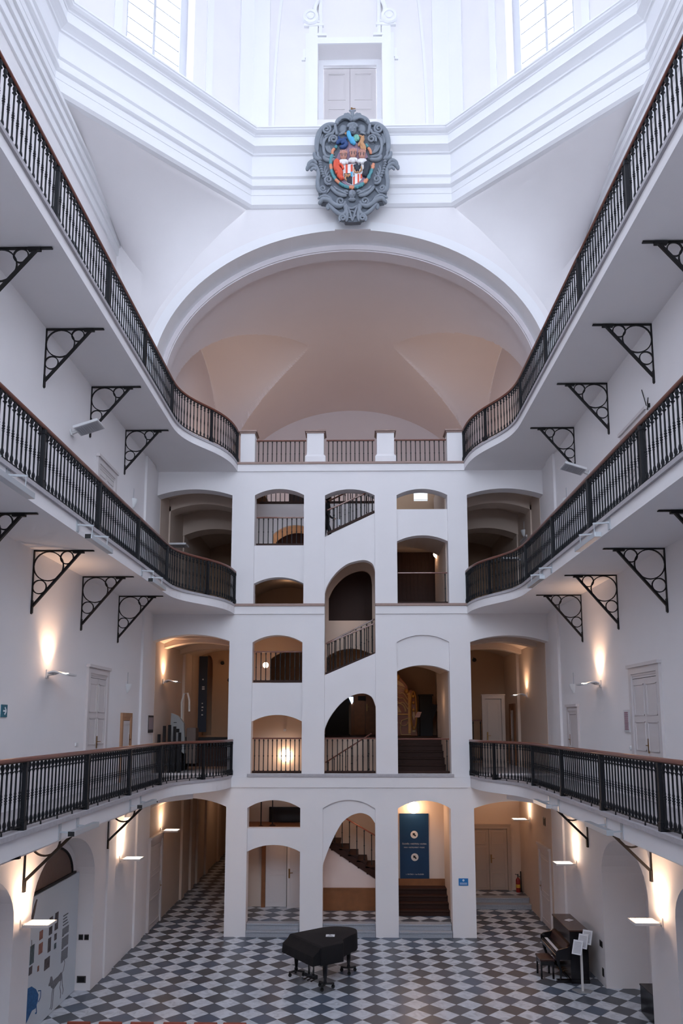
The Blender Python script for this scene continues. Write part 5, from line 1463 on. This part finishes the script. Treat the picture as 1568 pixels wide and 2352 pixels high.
jamb_socket('right dark square outlet on the left niche jamb', -6.64, -6.53, 19.2, 1.18, 1.31)
jamb_socket('dark rectangular outlet low on the left niche jamb', -6.78, -6.56, 19.2, .18, .34)
vent('wall_socket', 'dark double outlet on the right wall beside the leaflet stand', XR, 1, 19.72, 19.92, .90, 1.05)
vent('wall_socket', 'narrow dark outlet low on the right wall near the niche corner', XR, 1, 19.68, 19.80, .22, .42)
vent('wall_socket', 'small dark square plate high on the right wall of the ground floor', XR, 1, 25.0, 25.3, 3.15, 3.42)
# signs and notices on the gallery walls
t = thing('arrow_sign', 'teal sign with a white right-pointing arrow on the left wall', 'sign', (XL + .01, 13.79, 6.70))
MB().box(-.01, .012, -.11, .11, -.115, .115).build('plate', TEALSIGN, t)
mb = MB().bar((.016, -.06, 0), (.016, .04, 0), .03, .006, up=(1, 0, 0)).bar((.016, .06, 0), (.016, .0, .065), .03, .006, up=(1, 0, 0)).bar((.016, .06, 0), (.016, .0, -.065), .03, .006, up=(1, 0, 0))
mb.build('arrow', WHITEPR, t)
t = thing('notice_board', 'small framed floor notice on the left wall near the passage', 'notice', (XL + .01, 23.8, 6.42))
MB().box(-.01, .03, -.30, .30, -.26, .28).build('frame', VENT, t); MB().box(.03, .035, -.27, .25, -.16, .22).build('sheet', mat('mauve_print', (.30, .25, .27), .8), t)
o = MB().box(XL, XL + .02, 23.30, 23.44, 6.2, 6.62).build('blue_notice', mat('steel_blue_sheet', (.03, .20, .36), .6)); tag(o, 'narrow blue notice strip left of the framed notice on the left wall', 'notice')
t = thing('plan_chart', 'narrow framed chart printed in pinkish red rows beside the tall right door', 'notice', (XR - .01, 17.2, 6.52))
MB().box(-.02, .01, -.17, .17, -.25, .25).build('frame', LAMPW, t); mb = MB()
for k in range(9): mb.box(-.026, -.02, -.11, .11, -.20 + k * .046, -.20 + k * .046 + .034)
mb.build('print_rows', mat('pinkish_rows', (.36, .22, .27), .8), t)
t = thing('light_switch', 'white light switch beside the tall left door', 'switch', (XL, 17.55, 5.98))
MB().box(0, .02, -.09, .09, -.04, .04).build('plate', CERAM, t); MB().box(.02, .026, -.07, -.01, -.03, .03).build('rocker', LAMPW, t)
t = thing('light_switch', 'white round intercom beside the tall right door', 'switch', (XR, 17.02, 5.92))
MB().lathe([(0.001, -.05), (.05, -.05), (.06, 0)], 14, (0, 0, 0), 'x').build('body', CERAM, t); MB().box(-.06, -.05, -.02, .02, -.02, .02).build('button', LAMPW, t)
t = thing('wall_antenna', 'thin bent wire aerial on the right wall above the middle-gallery door', 'antenna', (XR, 15.0, 13.1))
MB().tube([(-.02, .35, .45), (-.03, .15, .05), (-.04, .05, -.12), (-.10, -.15, .05), (-.14, -.2, -.1)], .010, 6).build('wire', BLACKM, t); MB().box(-.03, 0, .0, .04, -.08, .0).build('mount', BLACKM, t)
# floodlights standing on the top gallery
def flood(x, y, z, side, label):
    t = thing('floodlight', label, 'spotlight', (x, y, z), 0 if side < 0 else pi)
    MB().hexa([(-.10, -.17, .10), (.06, -.17, .10), (.06, .17, .10), (-.10, .17, .10), (-.02, -.20, .36), (.10, -.20, .32), (.10, .20, .32), (-.02, .20, .36)]).build('housing', mat('grey_casting', (.16, .18, .2), .5), t, bevel=.01)
    mb = MB()
    for k in range(6): mb.box(-.16, -.08, -.15 + k * .055, -.14 + k * .055, .12, .32)
    mb.build('cooling_fins', BLACKM, t); MB().box(-.05, .05, -.2, -.18, 0, .22).box(-.05, .05, .18, .2, 0, .22).box(-.05, .05, -.2, .2, 0, .02).build('yoke', BLACKM, t)
flood(-5.25, 12.9, 15.0, -1, 'grey floodlight behind the left top-gallery railing, nearer one')
flood(-5.25, 20.6, 15.0, -1, 'grey floodlight behind the left top-gallery railing at the start of the curve')
flood(4.85, 14.9, 15.0, 1, 'grey floodlight behind the right top-gallery railing')
# corridor furniture, first floor left
t = thing('workshop_machine', 'grey machine with curved white hose and dark base in the left first-floor corridor', 'machine', (-5.95, 25.7, Z1))
MB().box(-.22, .12, -.35, .3, 0, 1.0).build('base', BLACKM, t, bevel=.01)
MB().prism([(-.25, .95), (.02, .80), (.22, .0 + .6), (.28, .6), (.22, 1.6), (.02, 1.85), (-.22, 1.95)], -.30, -.10).build('control_panel', mat('machine_grey', (.30, .31, .31), .5), t, bevel=.01)
MB().box(-.02, .08, -.32, -.30, 1.30, 1.42).box(-.12, -.02, -.32, -.30, 1.62, 1.64).build('buttons', BLACKM, t)
MB().tube([(.10, -.1, 1.7), (.08, -.1, 2.3), (.16, -.1, 2.62), (.28, -.1, 2.62), (.34, -.1, 2.4), (.35, -.1, 2.0)], .035, 8).build('hose', mat('cream_hose', (.55, .50, .45), .5), t, smooth=True)
MB().box(.28, .60, -.15, .35, .25, 1.45).build('side_tank', mat('brown_grey_tank', (.12, .085, .07), .5), t, bevel=.02)
t = thing('stacked_stands', 'row of dark folded stands beside the grey machine in the left corridor', 'stands', (-6.1, 24.62, Z1))
for k in range(5): MB().box(-.28 + k * .15, -.20 + k * .15, -.1 + k * .08, .0 + k * .08, 0, (1.25, 1.52, 1.55, 1.5, 1.3)[k]).build('stand', BLACKM, t)
t = thing('corridor_bench', 'long dark bench behind the left first-floor railing', 'bench', (-5.1, 26.4, Z1))
MB().box(-.9, 1.0, -.3, .3, .95, 1.12).build('top', BLACKM, t, bevel=.01); MB().box(-.85, -.75, -.25, .25, 0, .95).build('leg', BLACKM, t); MB().box(.85, .95, -.25, .25, 0, .95).build('leg', BLACKM, t)
MB().box(-.75, .85, .2, .24, 0.1, .95).build('back_panel', DARKWOOD, t)
t = thing('hanging_banner', 'dark narrow banner with faint pale marks in the left first-floor corridor', 'banner', (-6.15, 29.8, 7.55))
MB().box(-.02, .32, -.01, .01, -1.45, 1.55).build('cloth', mat('dark_blue_banner', (.012, .02, .04), .5), t); mb = MB()
for z_, w_ in ((.6, .06), (.3, .10), (.22, .10), (-.35, .05), (-.5, .07), (-.62, .05), (-.8, .06)): mb.box(.12, .12 + w_, -.014, -.010, z_, z_ + .05)
mb.build('faint_print', PALETXT, t)
for k, (x, z, a) in enumerate(((-5.4, 8.9, 'upper'), (-5.1, 8.2, 'lower'))):
    t = thing('ceiling_spotlight', 'small dark spotlight in the left first-floor corridor, %s one' % a, 'spotlight', (x, 30.8, z))
    MB().lathe([(0, -.12), (.08, -.12), (.06, .05), (0, .05)], 10, (0, 0, 0), 'y').build('head', BLACKM, t, smooth=True); MB().bar((0, 0, 0), (0, .15, .1), .02, .02).build('arm', BLACKM, t)
t = thing('ceiling_spotlight', 'small dark spotlight in the right first-floor corridor', 'spotlight', (4.62, 28.8, 8.85))
MB().lathe([(0, -.12), (.08, -.12), (.06, .05), (0, .05)], 10, (0, 0, 0), 'y').build('head', BLACKM, t, smooth=True); MB().bar((0, 0, 0), (0, .1, .12), .02, .02).build('arm', BLACKM, t)
R('short dark rail deep in the right first-floor corridor', 3.75, 4.85, 28.2, Z1 + .25, 6.55, n=4)
t = thing('information_board', 'dark framed board with white sheet leaning at the far end of the left passage', 'board', (-5.85, 36.8, 0))
MB().box(-.25, .55, 0, .05, .05, 3.3).build('frame', BLACKM, t); MB().box(-.1, .0, -.02, 0, 1.2, 2.9).box(-.1, .4, -.02, 0, 1.1, 1.22).build('sheet', PAPER, t)
# ------------------------------------------------------------------ coat of arms over the great arch
cr = thing('coat_of_arms', 'grey baroque cartouche with coloured shield, helmets and wreath above the great arch', 'coat of arms', (0, 23.40, 25.38))
GREYDK = mat('recess_shade_stone', (0.135, 0.155, 0.185), 0.7, noise=0.2, nscale=6, bump=0.3, bscale=12)  # recess shade between the scrolls put into the plate's darker colour
KX, KZ = .00249, .002724
def cp(u, v, d=0.0): return ((u - 778) * KX, -d, 27.54 - (v - 95) * KZ - 25.4)
def mir(pts): return [(1556 - u, v) for u, v in pts]
half = [(778, 205), (700, 212), (625, 250), (560, 292), (480, 312), (400, 312), (335, 365), (292, 470), (275, 600), (262, 705), (236, 760), (290, 880), (312, 1000), (300, 1120), (306, 1220), (330, 1310),
        (345, 1378), (430, 1390), (505, 1440), (592, 1515), (655, 1545), (650, 1600), (672, 1640), (778, 1645)]
outl = half + mir(half)[::-1][1:-1]
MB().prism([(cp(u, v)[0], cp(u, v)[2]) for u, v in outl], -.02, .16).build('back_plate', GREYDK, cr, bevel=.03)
MB().box(-.5, .5, .16, .62, -1.2, .9).build('mounting_block', GREYSTONE, cr)
RS = 1.35
def crt(mb, pts, r, d=.06, n=12, taper=True):
    k = len(pts); P3 = []
    # smooth through the points
    for i in range(k - 1):
        p0, p1, p2, p3 = pts[max(i - 1, 0)], pts[i], pts[i + 1], pts[min(i + 2, k - 1)]
        for s_ in range(7):
            t = s_ / 7
            f = lambda a, b, c, e: .5 * ((2 * b) + (-a + c) * t + (2 * a - 5 * b + 4 * c - e) * t * t + (-a + 3 * b - 3 * c + e) * t ** 3)
            P3.append(cp(f(p0[0], p1[0], p2[0], p3[0]), f(p0[1], p1[1], p2[1], p3[1]), d))
    P3.append(cp(*pts[-1], d))
    m = len(P3)
    rr = [r * RS * KX * (1 - (.72 * abs(2 * i / (m - 1) - 1) ** 7 if taper else 0)) for i in range(m)]
    mb.tube(P3, rr, n)
def spiral(mb, u, v, R, turns=1.6, r=14, a0=0, sgn=1, d=.07):
    P3 = []; m = 26
    for i in range(m + 1):
        t = i / m; a = a0 + sgn * turns * 2 * pi * t; q = R * (1 - .85 * t)
        P3.append(cp(u + q * cos(a), v + q * sin(a), d + .03 * t))
    mb.tube(P3, [r * 1.3 * KX * (1 - .35 * i / m) for i in range(m + 1)], 7)
    x, y, z = cp(u, v, .02); mb.ball((x, y, z), R * KX * .8, 8, (1, .35, 1))
both = [0, 1]
def B2(fn):
    mb = MB()
    for s_ in both:
        fn(mb, (lambda pts: pts) if s_ == 0 else mir, (lambda u: u) if s_ == 0 else (lambda u: 1556 - u), 1 if s_ == 0 else -1)
    return mb
def rims(mb, m, mu, s):
    crt(mb, m([(548, 305), (430, 322), (345, 385), (298, 480), (286, 600), (292, 705)]), 26)
    crt(mb, m([(545, 330), (590, 262), (680, 222), (745, 245), (768, 280)]), 24, .10)
    crt(mb, m([(540, 320), (545, 400), (560, 470)]), 16, .10)
    crt(mb, m([(525, 420), (440, 480), (385, 560), (382, 680), (420, 760), (540, 768)]), 15, .09)
    crt(mb, m([(545, 800), (460, 812), (400, 790), (390, 740)]), 22, .06)
    crt(mb, m([(300, 930), (312, 1000), (300, 1100), (310, 1200), (355, 1262)]), 22, .06)
    crt(mb, m([(330, 1402), (372, 1352), (450, 1365), (520, 1420), (590, 1448), (660, 1425)]), 24, .09)
    crt(mb, m([(440, 1400), (520, 1490), (600, 1550), (660, 1545), (690, 1480), (680, 1400)]), 20, .07)
    crt(mb, m([(478, 1180), (540, 1250), (620, 1300), (700, 1305)]), 18, .09)
    crt(mb, m([(520, 1165), (600, 1250), (690, 1290)]), 13, .07)
    crt(mb, m([(330, 1310), (400, 1290), (470, 1330), (480, 1380)]), 16, .05)
    crt(mb, m([(690, 1650), (700, 1560), (680, 1470), (640, 1400)]), 20, .06)
B2(rims).build('scroll_rims', GREYSTONE, cr, smooth=True)
def vols(mb, m, mu, s):
    for u, v, R, a in ((418, 392, 62, -1.2), (515, 532, 62, 2.5), (448, 1092, 58, 1.0), (372, 1215, 50, .5), (612, 1388, 66, 0), (642, 1612, 50, 2.2)):
        one = MB(); spiral(one, mu(u), v, R, a0=a if s > 0 else pi - a, sgn=s, d=.10)
        one.build('volute', GREYSTONE, cr, smooth=True)
    x, y, z = cp(mu(648), 368, .02); mb.ball((x, y, z), 62 * KX, 10, (1, .55, 1.15))
    x, y, z = cp(mu(442), 1440, .04); mb.ball((x, y, z), 38 * KX, 8, (.8, .6, 1.3))
    x, y, z = cp(mu(335), 1385, .04); mb.ball((x, y, z), 30 * KX, 8)
B2(vols).build('bosses', GREYSTONE, cr, smooth=True)
def leaves(mb, m, mu, s):
    crt(mb, m([(152, 945), (165, 900), (210, 868), (262, 880), (300, 940), (330, 1020)]), 22, .05)
    crt(mb, m([(165, 900), (185, 850), (240, 825), (290, 870)]), 18, .09)
    crt(mb, m([(200, 960), (240, 925), (290, 950)]), 15, .10)
    crt(mb, m([(248, 700), (262, 760), (300, 800), (345, 775)]), 20, .08)
    crt(mb, m([(300, 700), (305, 760), (330, 790)]), 14, .10)
    for k in range(9):     # rope
        t = k / 8; u = 330 + 75 * t * t; v = 800 + 270 * t
        x, y, z = cp(mu(u), v, .07); mb.ball((x, y, z), 30 * KX, 7, (1.0, .8, .62))
    crt(mb, m([(395, 505), (450, 470), (500, 455), (528, 400)]), 14, .13)
    for k in range(3): crt(mb, m([(400 + k * 25, 600), (440 + k * 22, 680 + k * 5), (530, 725)]), 11, .05)
    crt(mb, m([(640, 1270), (690, 1240), (720, 1262)]), 12, .10)
    for k in range(3): crt(mb, m([(760, 205), (735 - k * 22, 175 - k * 4), (712 - k * 22, 160 + k * 8), (690 - k * 10, 182 + k * 6)]), 11, .06)
def extra(mb, m, mu, s):
    out = []
    def nw():
        out.append(MB()); return out[-1]
    mb = nw()
    for k in range(5): crt(mb, m([(600 + k * 16, 470 - k * 4), (625 + k * 10, 440 - k * 6), (655 + k * 6, 450 - k * 6)]), 8, .10)
    mb = nw()
    for k in range(4): crt(mb, m([(410 + k * 20, 880 + k * 40), (395 + k * 14, 960 + k * 40), (430 + k * 18, 1010 + k * 36)]), 10, .05)
    mb = nw()
    for k in range(4): crt(mb, m([(540 + k * 36, 1215 + k * 18), (600 + k * 30, 1235 + k * 16), (650 + k * 22, 1255 + k * 10)]), 8, .12)
    mb = nw()
    for k in range(3): crt(mb, m([(350 + k * 16, 420 + k * 30), (330 + k * 18, 500 + k * 30), (335 + k * 20, 590 + k * 24)]), 8, .08)
    mb = nw()
    crt(mb, m([(300, 1330), (350, 1300), (420, 1250), (470, 1190)]), 12, .05)
    mb = nw()
    crt(mb, m([(590, 300), (625, 262), (690, 250), (735, 275)]), 9, .16)
    for q in out: q.build('carved_leaf', GREYSTONE, cr, smooth=True)
B2(extra)
B2(leaves).xf(Matrix.Identity(4)).build('foliage', GREYSTONE, cr, smooth=True)
mb = MB()
for k, (u, v, r) in enumerate(((778, 180, 30), (778, 140, 26), (762, 112, 18), (794, 112, 18), (740, 108, 12), (816, 108, 12))):
    x, y, z = cp(u, v, .03); mb.ball((x, y, z), r * KX, 8, (1, .7, 1.2))
mb.build('finial', GREYSTONE, cr, smooth=True)
RS = 1.0
# carved heads
def head(u, v, r, nm, hood=False):
    mb = MB(); x, y, z = cp(u, v, .10); R_ = r * KX
    mb.ball((x, y, z), R_, 14, (.82, .85, 1.12))
    mb.ball((x, y - R_ * .80, z - R_ * .10), R_ * .16, 6, (.7, 1, 1.5)).ball((x, y - R_ * .72, z - R_ * .48), R_ * .20, 6, (1.2, .6, .45)).ball((x, y - R_ * .6, z - R_ * .85), R_ * .28, 6, (1, .8, .7))
    for s_ in (-1, 1):
        mb.ball((x + s_ * R_ * .30, y - R_ * .74, z + R_ * .12), R_ * .13, 6, (1.3, .5, .7)); mb.ball((x + s_ * R_ * .42, y - R_ * .6, z - R_ * .25), R_ * .26, 6)
        mb.bar((x + s_ * R_ * .14, y - R_ * .80, z + R_ * .30), (x + s_ * R_ * .5, y - R_ * .68, z + R_ * .28), R_ * .1, R_ * .08)
    o = mb.build(nm, GREYSTONE, cr, smooth=True)
    mb = MB()
    if hood: mb.ball((x, y + R_ * .1, z + R_ * .35), R_ * 1.15, 10, (.95, .85, 1.1)).ball((x, y + .02, z - R_ * 1.3), R_ * 1.0, 10, (1.1, .6, .6))
    else:
        for i in range(13):
            a = pi * i / 12; mb.ball((x + R_ * .85 * cos(a), y - R_ * .25, z + R_ * .55 + R_ * .6 * sin(a)), R_ * .32, 7)
    mb.build('head_covering', GREYSTONE, o, smooth=True)
head(778, 395, 66, 'carved_face'); head(770, 1300, 48, 'carved_hooded_face', True)
mb = MB()
crt(mb, [(700, 1420), (740, 1520), (770, 1640)], 16, .05); crt(mb, [(850, 1420), (810, 1520), (780, 1640)], 16, .05); crt(mb, [(720, 1590), (770, 1600), (830, 1560)], 12, .06)
crt(mb, [(700, 1450), (770, 1470), (850, 1430)], 14, .06); crt(mb, [(720, 1540), (760, 1505), (810, 1530)], 12, .06)
mb.build('pendant_drapery', GREYSTONE, cr, smooth=True)
# coloured field
el = [(775 + 232 * cos(2 * pi * i / 40), 880 + 295 * sin(2 * pi * i / 40)) for i in range(40)]
el[30] = (775, 520)
for j, dv in ((29, 540), (31, 540), (28, 575), (32, 575)): el[j] = (el[j][0], dv)
MB().prism([(cp(u, v)[0], cp(u, v)[2]) for u, v in el], -.075, .0).build('oval_field', CRE['mauve'], cr, bevel=.02)
# wreath
wr = [(500, 745), (478, 800), (478, 880), (488, 950), (505, 1015), (545, 1085), (600, 1135), (660, 1175), (730, 1195), (800, 1195), (870, 1178), (930, 1140), (980, 1085), (1015, 1020), (1045, 950), (1065, 875)]
wreath = bpy.data.objects.new('wreath', None); C.objects.link(wreath); wreath.parent = cr
for i in range(len(wr) - 1):
    col = 'orange' if i % 3 == 2 or i == 14 else 'teal'
    mb = MB(); crt(mb, [wr[i], wr[i + 1]], 21, .10, taper=False)
    (u0, v0), (u1, v1) = wr[i], wr[i + 1]
    for k in (-1, 1):
        x, y, z = cp((u0 + u1) / 2 + k * 8, (v0 + v1) / 2 + k * 6, .105); mb.ball((x, y, z), 19 * KX, 7, (1, .8, 1.3))
    mb.build('leaf_bundle', CRE[col], wreath, smooth=True)
for pts, col in (([(500, 745), (505, 690), (535, 655)], 'orange'), ([(535, 655), (560, 620)], 'teal'), ([(1030, 740), (1020, 690), (990, 650)], 'orange'), ([(990, 650), (960, 600)], 'teal')):
    mb = MB(); crt(mb, pts, 20, .10); mb.build('leaf_bundle', CRE[col], wreath, smooth=True)
# shield
def poly(pts, col, d0, d1, nm, par): return MB().prism([(cp(u, v)[0], cp(u, v)[2]) for u, v in pts], -d1, -d0).build(nm, CRE[col], par, bevel=.004)
sh_ = poly([(632, 892), (700, 880), (780, 868), (860, 872), (962, 884), (918, 960), (908, 1075), (860, 1128), (780, 1165), (705, 1132), (660, 1070), (648, 980)], 'white', .07, .10, 'shield', cr)
for u in (682, 752): poly([(u, 882), (u + 28, 878), (u + 28, 1000), (u, 1003)], 'red', .10, .108, 'red_stripe', sh_)
for u, b in ((785, 1160), (845, 1135), (885, 1080)): poly([(u, 1015), (u + 24, 1012), (u + 22, b - 8), (u, b)], 'red', .10, .108, 'red_stripe', sh_)
poly([(660, 1000), (750, 1000), (772, 1020), (775, 1158), (710, 1130), (668, 1080)], 'black', .10, .106, 'black_quarter', sh_)
poly([(748, 985), (778, 980), (778, 1055), (752, 1045)], 'blue', .11, .116, 'small_shield_blue', sh_); poly([(778, 980), (808, 985), (806, 1045), (778, 1058)], 'white', .11, .116, 'small_shield_white', sh_)
for z_ in ((784, 990, 790, 1048), (797, 990, 803, 1045), (784, 1014, 803, 1022)): poly([(z_[0], z_[1]), (z_[2], z_[1]), (z_[2], z_[3]), (z_[0], z_[3])], 'black', .116, .12, 'small_shield_mark', sh_)
def blob(pts, r, col, nm, d=.13, par=None, taper=True):
    mb = MB(); crt(mb, pts, r, d, taper=taper)
    return mb
mb = MB(); crt(mb, [(835, 880), (840, 930), (845, 985)], 26, .125); crt(mb, [(800, 890), (815, 930), (840, 950)], 16, .125); crt(mb, [(885, 885), (870, 930), (845, 950)], 16, .125); mb.build('black_eagle', CRE['black'], sh_, smooth=True)
mb = MB(); crt(mb, [(800, 920), (800, 980), (840, 1000)], 8, .125); crt(mb, [(890, 905), (900, 960), (862, 1000)], 10, .125); crt(mb, [(840, 975), (850, 1005)], 10, .13); mb.build('gold_trim', CRE['gold'], sh_, smooth=True)
mb = MB(); crt(mb, [(670, 1030), (700, 1040), (735, 1035), (748, 1020)], 14, .125); crt(mb, [(690, 1040), (680, 1075), (695, 1110)], 10, .125); crt(mb, [(725, 1035), (712, 1065)], 9, .125); crt(mb, [(672, 1025), (690, 1015), (700, 1030)], 7, .125); mb.build('gold_lion', CRE['gold'], sh_, smooth=True)
# supporters
mb = MB(); crt(mb, [(590, 830), (560, 870), (565, 940), (600, 990), (600, 1070)], 46, .12); crt(mb, [(560, 930), (590, 1010), (625, 1075), (650, 1060)], 30, .14); crt(mb, [(575, 830), (545, 850), (540, 900)], 26, .14); crt(mb, [(600, 880), (640, 920), (650, 960)], 16, .15)
for q in range(7): x, y, z = cp(560 + 18 * (q % 3), 840 + q * 28, .17); mb.ball((x, y, z), 22 * KX, 7)
mb.build('red_lion', CRE['red'], cr, smooth=True)
mb = MB(); crt(mb, [(965, 850), (975, 920), (955, 1000), (930, 1055)], 42, .11); crt(mb, [(930, 960), (955, 990), (1000, 950)], 24, .14); crt(mb, [(975, 800), (990, 850), (975, 900)], 20, .12)
for q in range(5): x, y, z = cp(950 + 14 * (q % 3), 920 + q * 26, .16); mb.ball((x, y, z), 18 * KX, 7)
mb.build('black_griffin', CRE['black'], cr, smooth=True)
for u, v in ((655, 780), (785, 757), (908, 772)):
    x, y, z = cp(u, v, .15)
    hm = MB().ball((x, y, z), 54 * KX, 14, (.88, .8, 1.0)).build('helmet', CRE['pink'], cr, smooth=True)
    mb = MB()
    for k in (-1, 0, 1):
        mb.ball((x + k * 20 * KX, y - 30 * KX, z), 32 * KX, 8, (.22, .45, .9))
    mb.build('visor_slots', CRE['black'], hm, smooth=True)
    mb = MB()
    for k in range(-2, 3): mb.tube([cp(u + k * 18, v - 42, .17), cp(u + k * 22, v - 66 - 8 * (k % 2), .18), cp(u + k * 25, v - 86 + abs(k) * 4, .18)], [.022, .022, .006], 6)
    mb.tube([cp(u - 48, v - 42, .15), cp(u, v - 50, .20), cp(u + 48, v - 42, .15)], .036, 7)
    mb.build('crown', CRE['pink'], hm, smooth=True)
    mb = MB(); crt(mb, [(u - 55, v + 95), (u - 30, v + 62), (u + 30, v + 62), (u + 55, v + 92)], 26, .12); crt(mb, [(u - 30, v + 88), (u + 30, v + 88)], 24, .13); mb.build('white_collar', CRE['white'], hm, smooth=True)
# crest figures
mb = MB(); crt(mb, [(560, 600), (600, 560), (650, 560), (690, 600), (660, 640), (600, 640)], 30, .12); crt(mb, [(590, 560), (600, 520), (580, 500)], 14, .12); crt(mb, [(640, 560), (670, 520), (700, 540)], 18, .12); crt(mb, [(620, 600), (660, 580), (700, 570)], 24, .14); mb.build('navy_griffin', CRE['navy'], cr, smooth=True)
mb = MB(); crt(mb, [(722, 430), (728, 480), (745, 530), (780, 580), (815, 620)], 30, .15); x, y, z = cp(770, 560, .15); mb.ball((x, y, z), 44 * KX, 10, (.8, .7, 1.2)); mb.build('blue_peacock', CRE['blue'], cr, smooth=True)
mb = MB(); crt(mb, [(800, 560), (830, 500), (850, 520), (845, 560)], 26, .12); x, y, z = cp(825, 520, .12); mb.ball((x, y, z), 42 * KX, 10, (.9, .4, 1.3)); mb.build('green_tail', CRE['green'], cr, smooth=True)
mb = MB(); crt(mb, [(945, 700), (930, 640), (900, 590), (915, 540), (910, 505)], 30, .12); crt(mb, [(900, 590), (870, 600), (860, 640)], 14, .14); crt(mb, [(910, 505), (880, 500), (870, 490)], 14, .14); crt(mb, [(915, 505), (940, 495)], 9, .13); crt(mb, [(895, 620), (905, 665), (940, 680)], 18, .14); mb.build('brown_hound', CRE['gold'], cr, smooth=True)
mb = MB(); x, y, z = cp(688, 448, .10); mb.lathe([(.018, -.01), (.04, -.01), (.04, .01), (.018, .01), (.018, -.01)], 12, (x, y, z), 'y'); mb.build('small_gold_ring', CRE['gold'], cr)
# ------------------------------------------------------------------ camera
cam = bpy.data.cameras.new('camera'); co = bpy.data.objects.new('camera', cam); C.objects.link(co)
F_PX, CY = 1720.0, 1428.0
cam.sensor_fit = 'VERTICAL'; cam.sensor_height = 36.0
cam.lens = 36.0 * F_PX / 2352.0
cam.shift_y = (CY - 1176.0) / 2352.0
cam.clip_end = 200; cam.clip_start = 0.05
co.location = (0, 0, 6.5)
co.rotation_euler = (radians(90) + math.atan(230 / 1720), 0, radians(0.93))
S.camera = co
S.view_settings.view_transform = 'Standard'
S.view_settings.look = 'None'
S.view_settings.gamma = 1.0
S.view_settings.exposure = EXPO
S.view_settings.use_curve_mapping = False
S.cycles.max_bounces = 10
S.cycles.diffuse_bounces = 6
S.cycles.glossy_bounces = 3
S.cycles.sample_clamp_indirect = 8
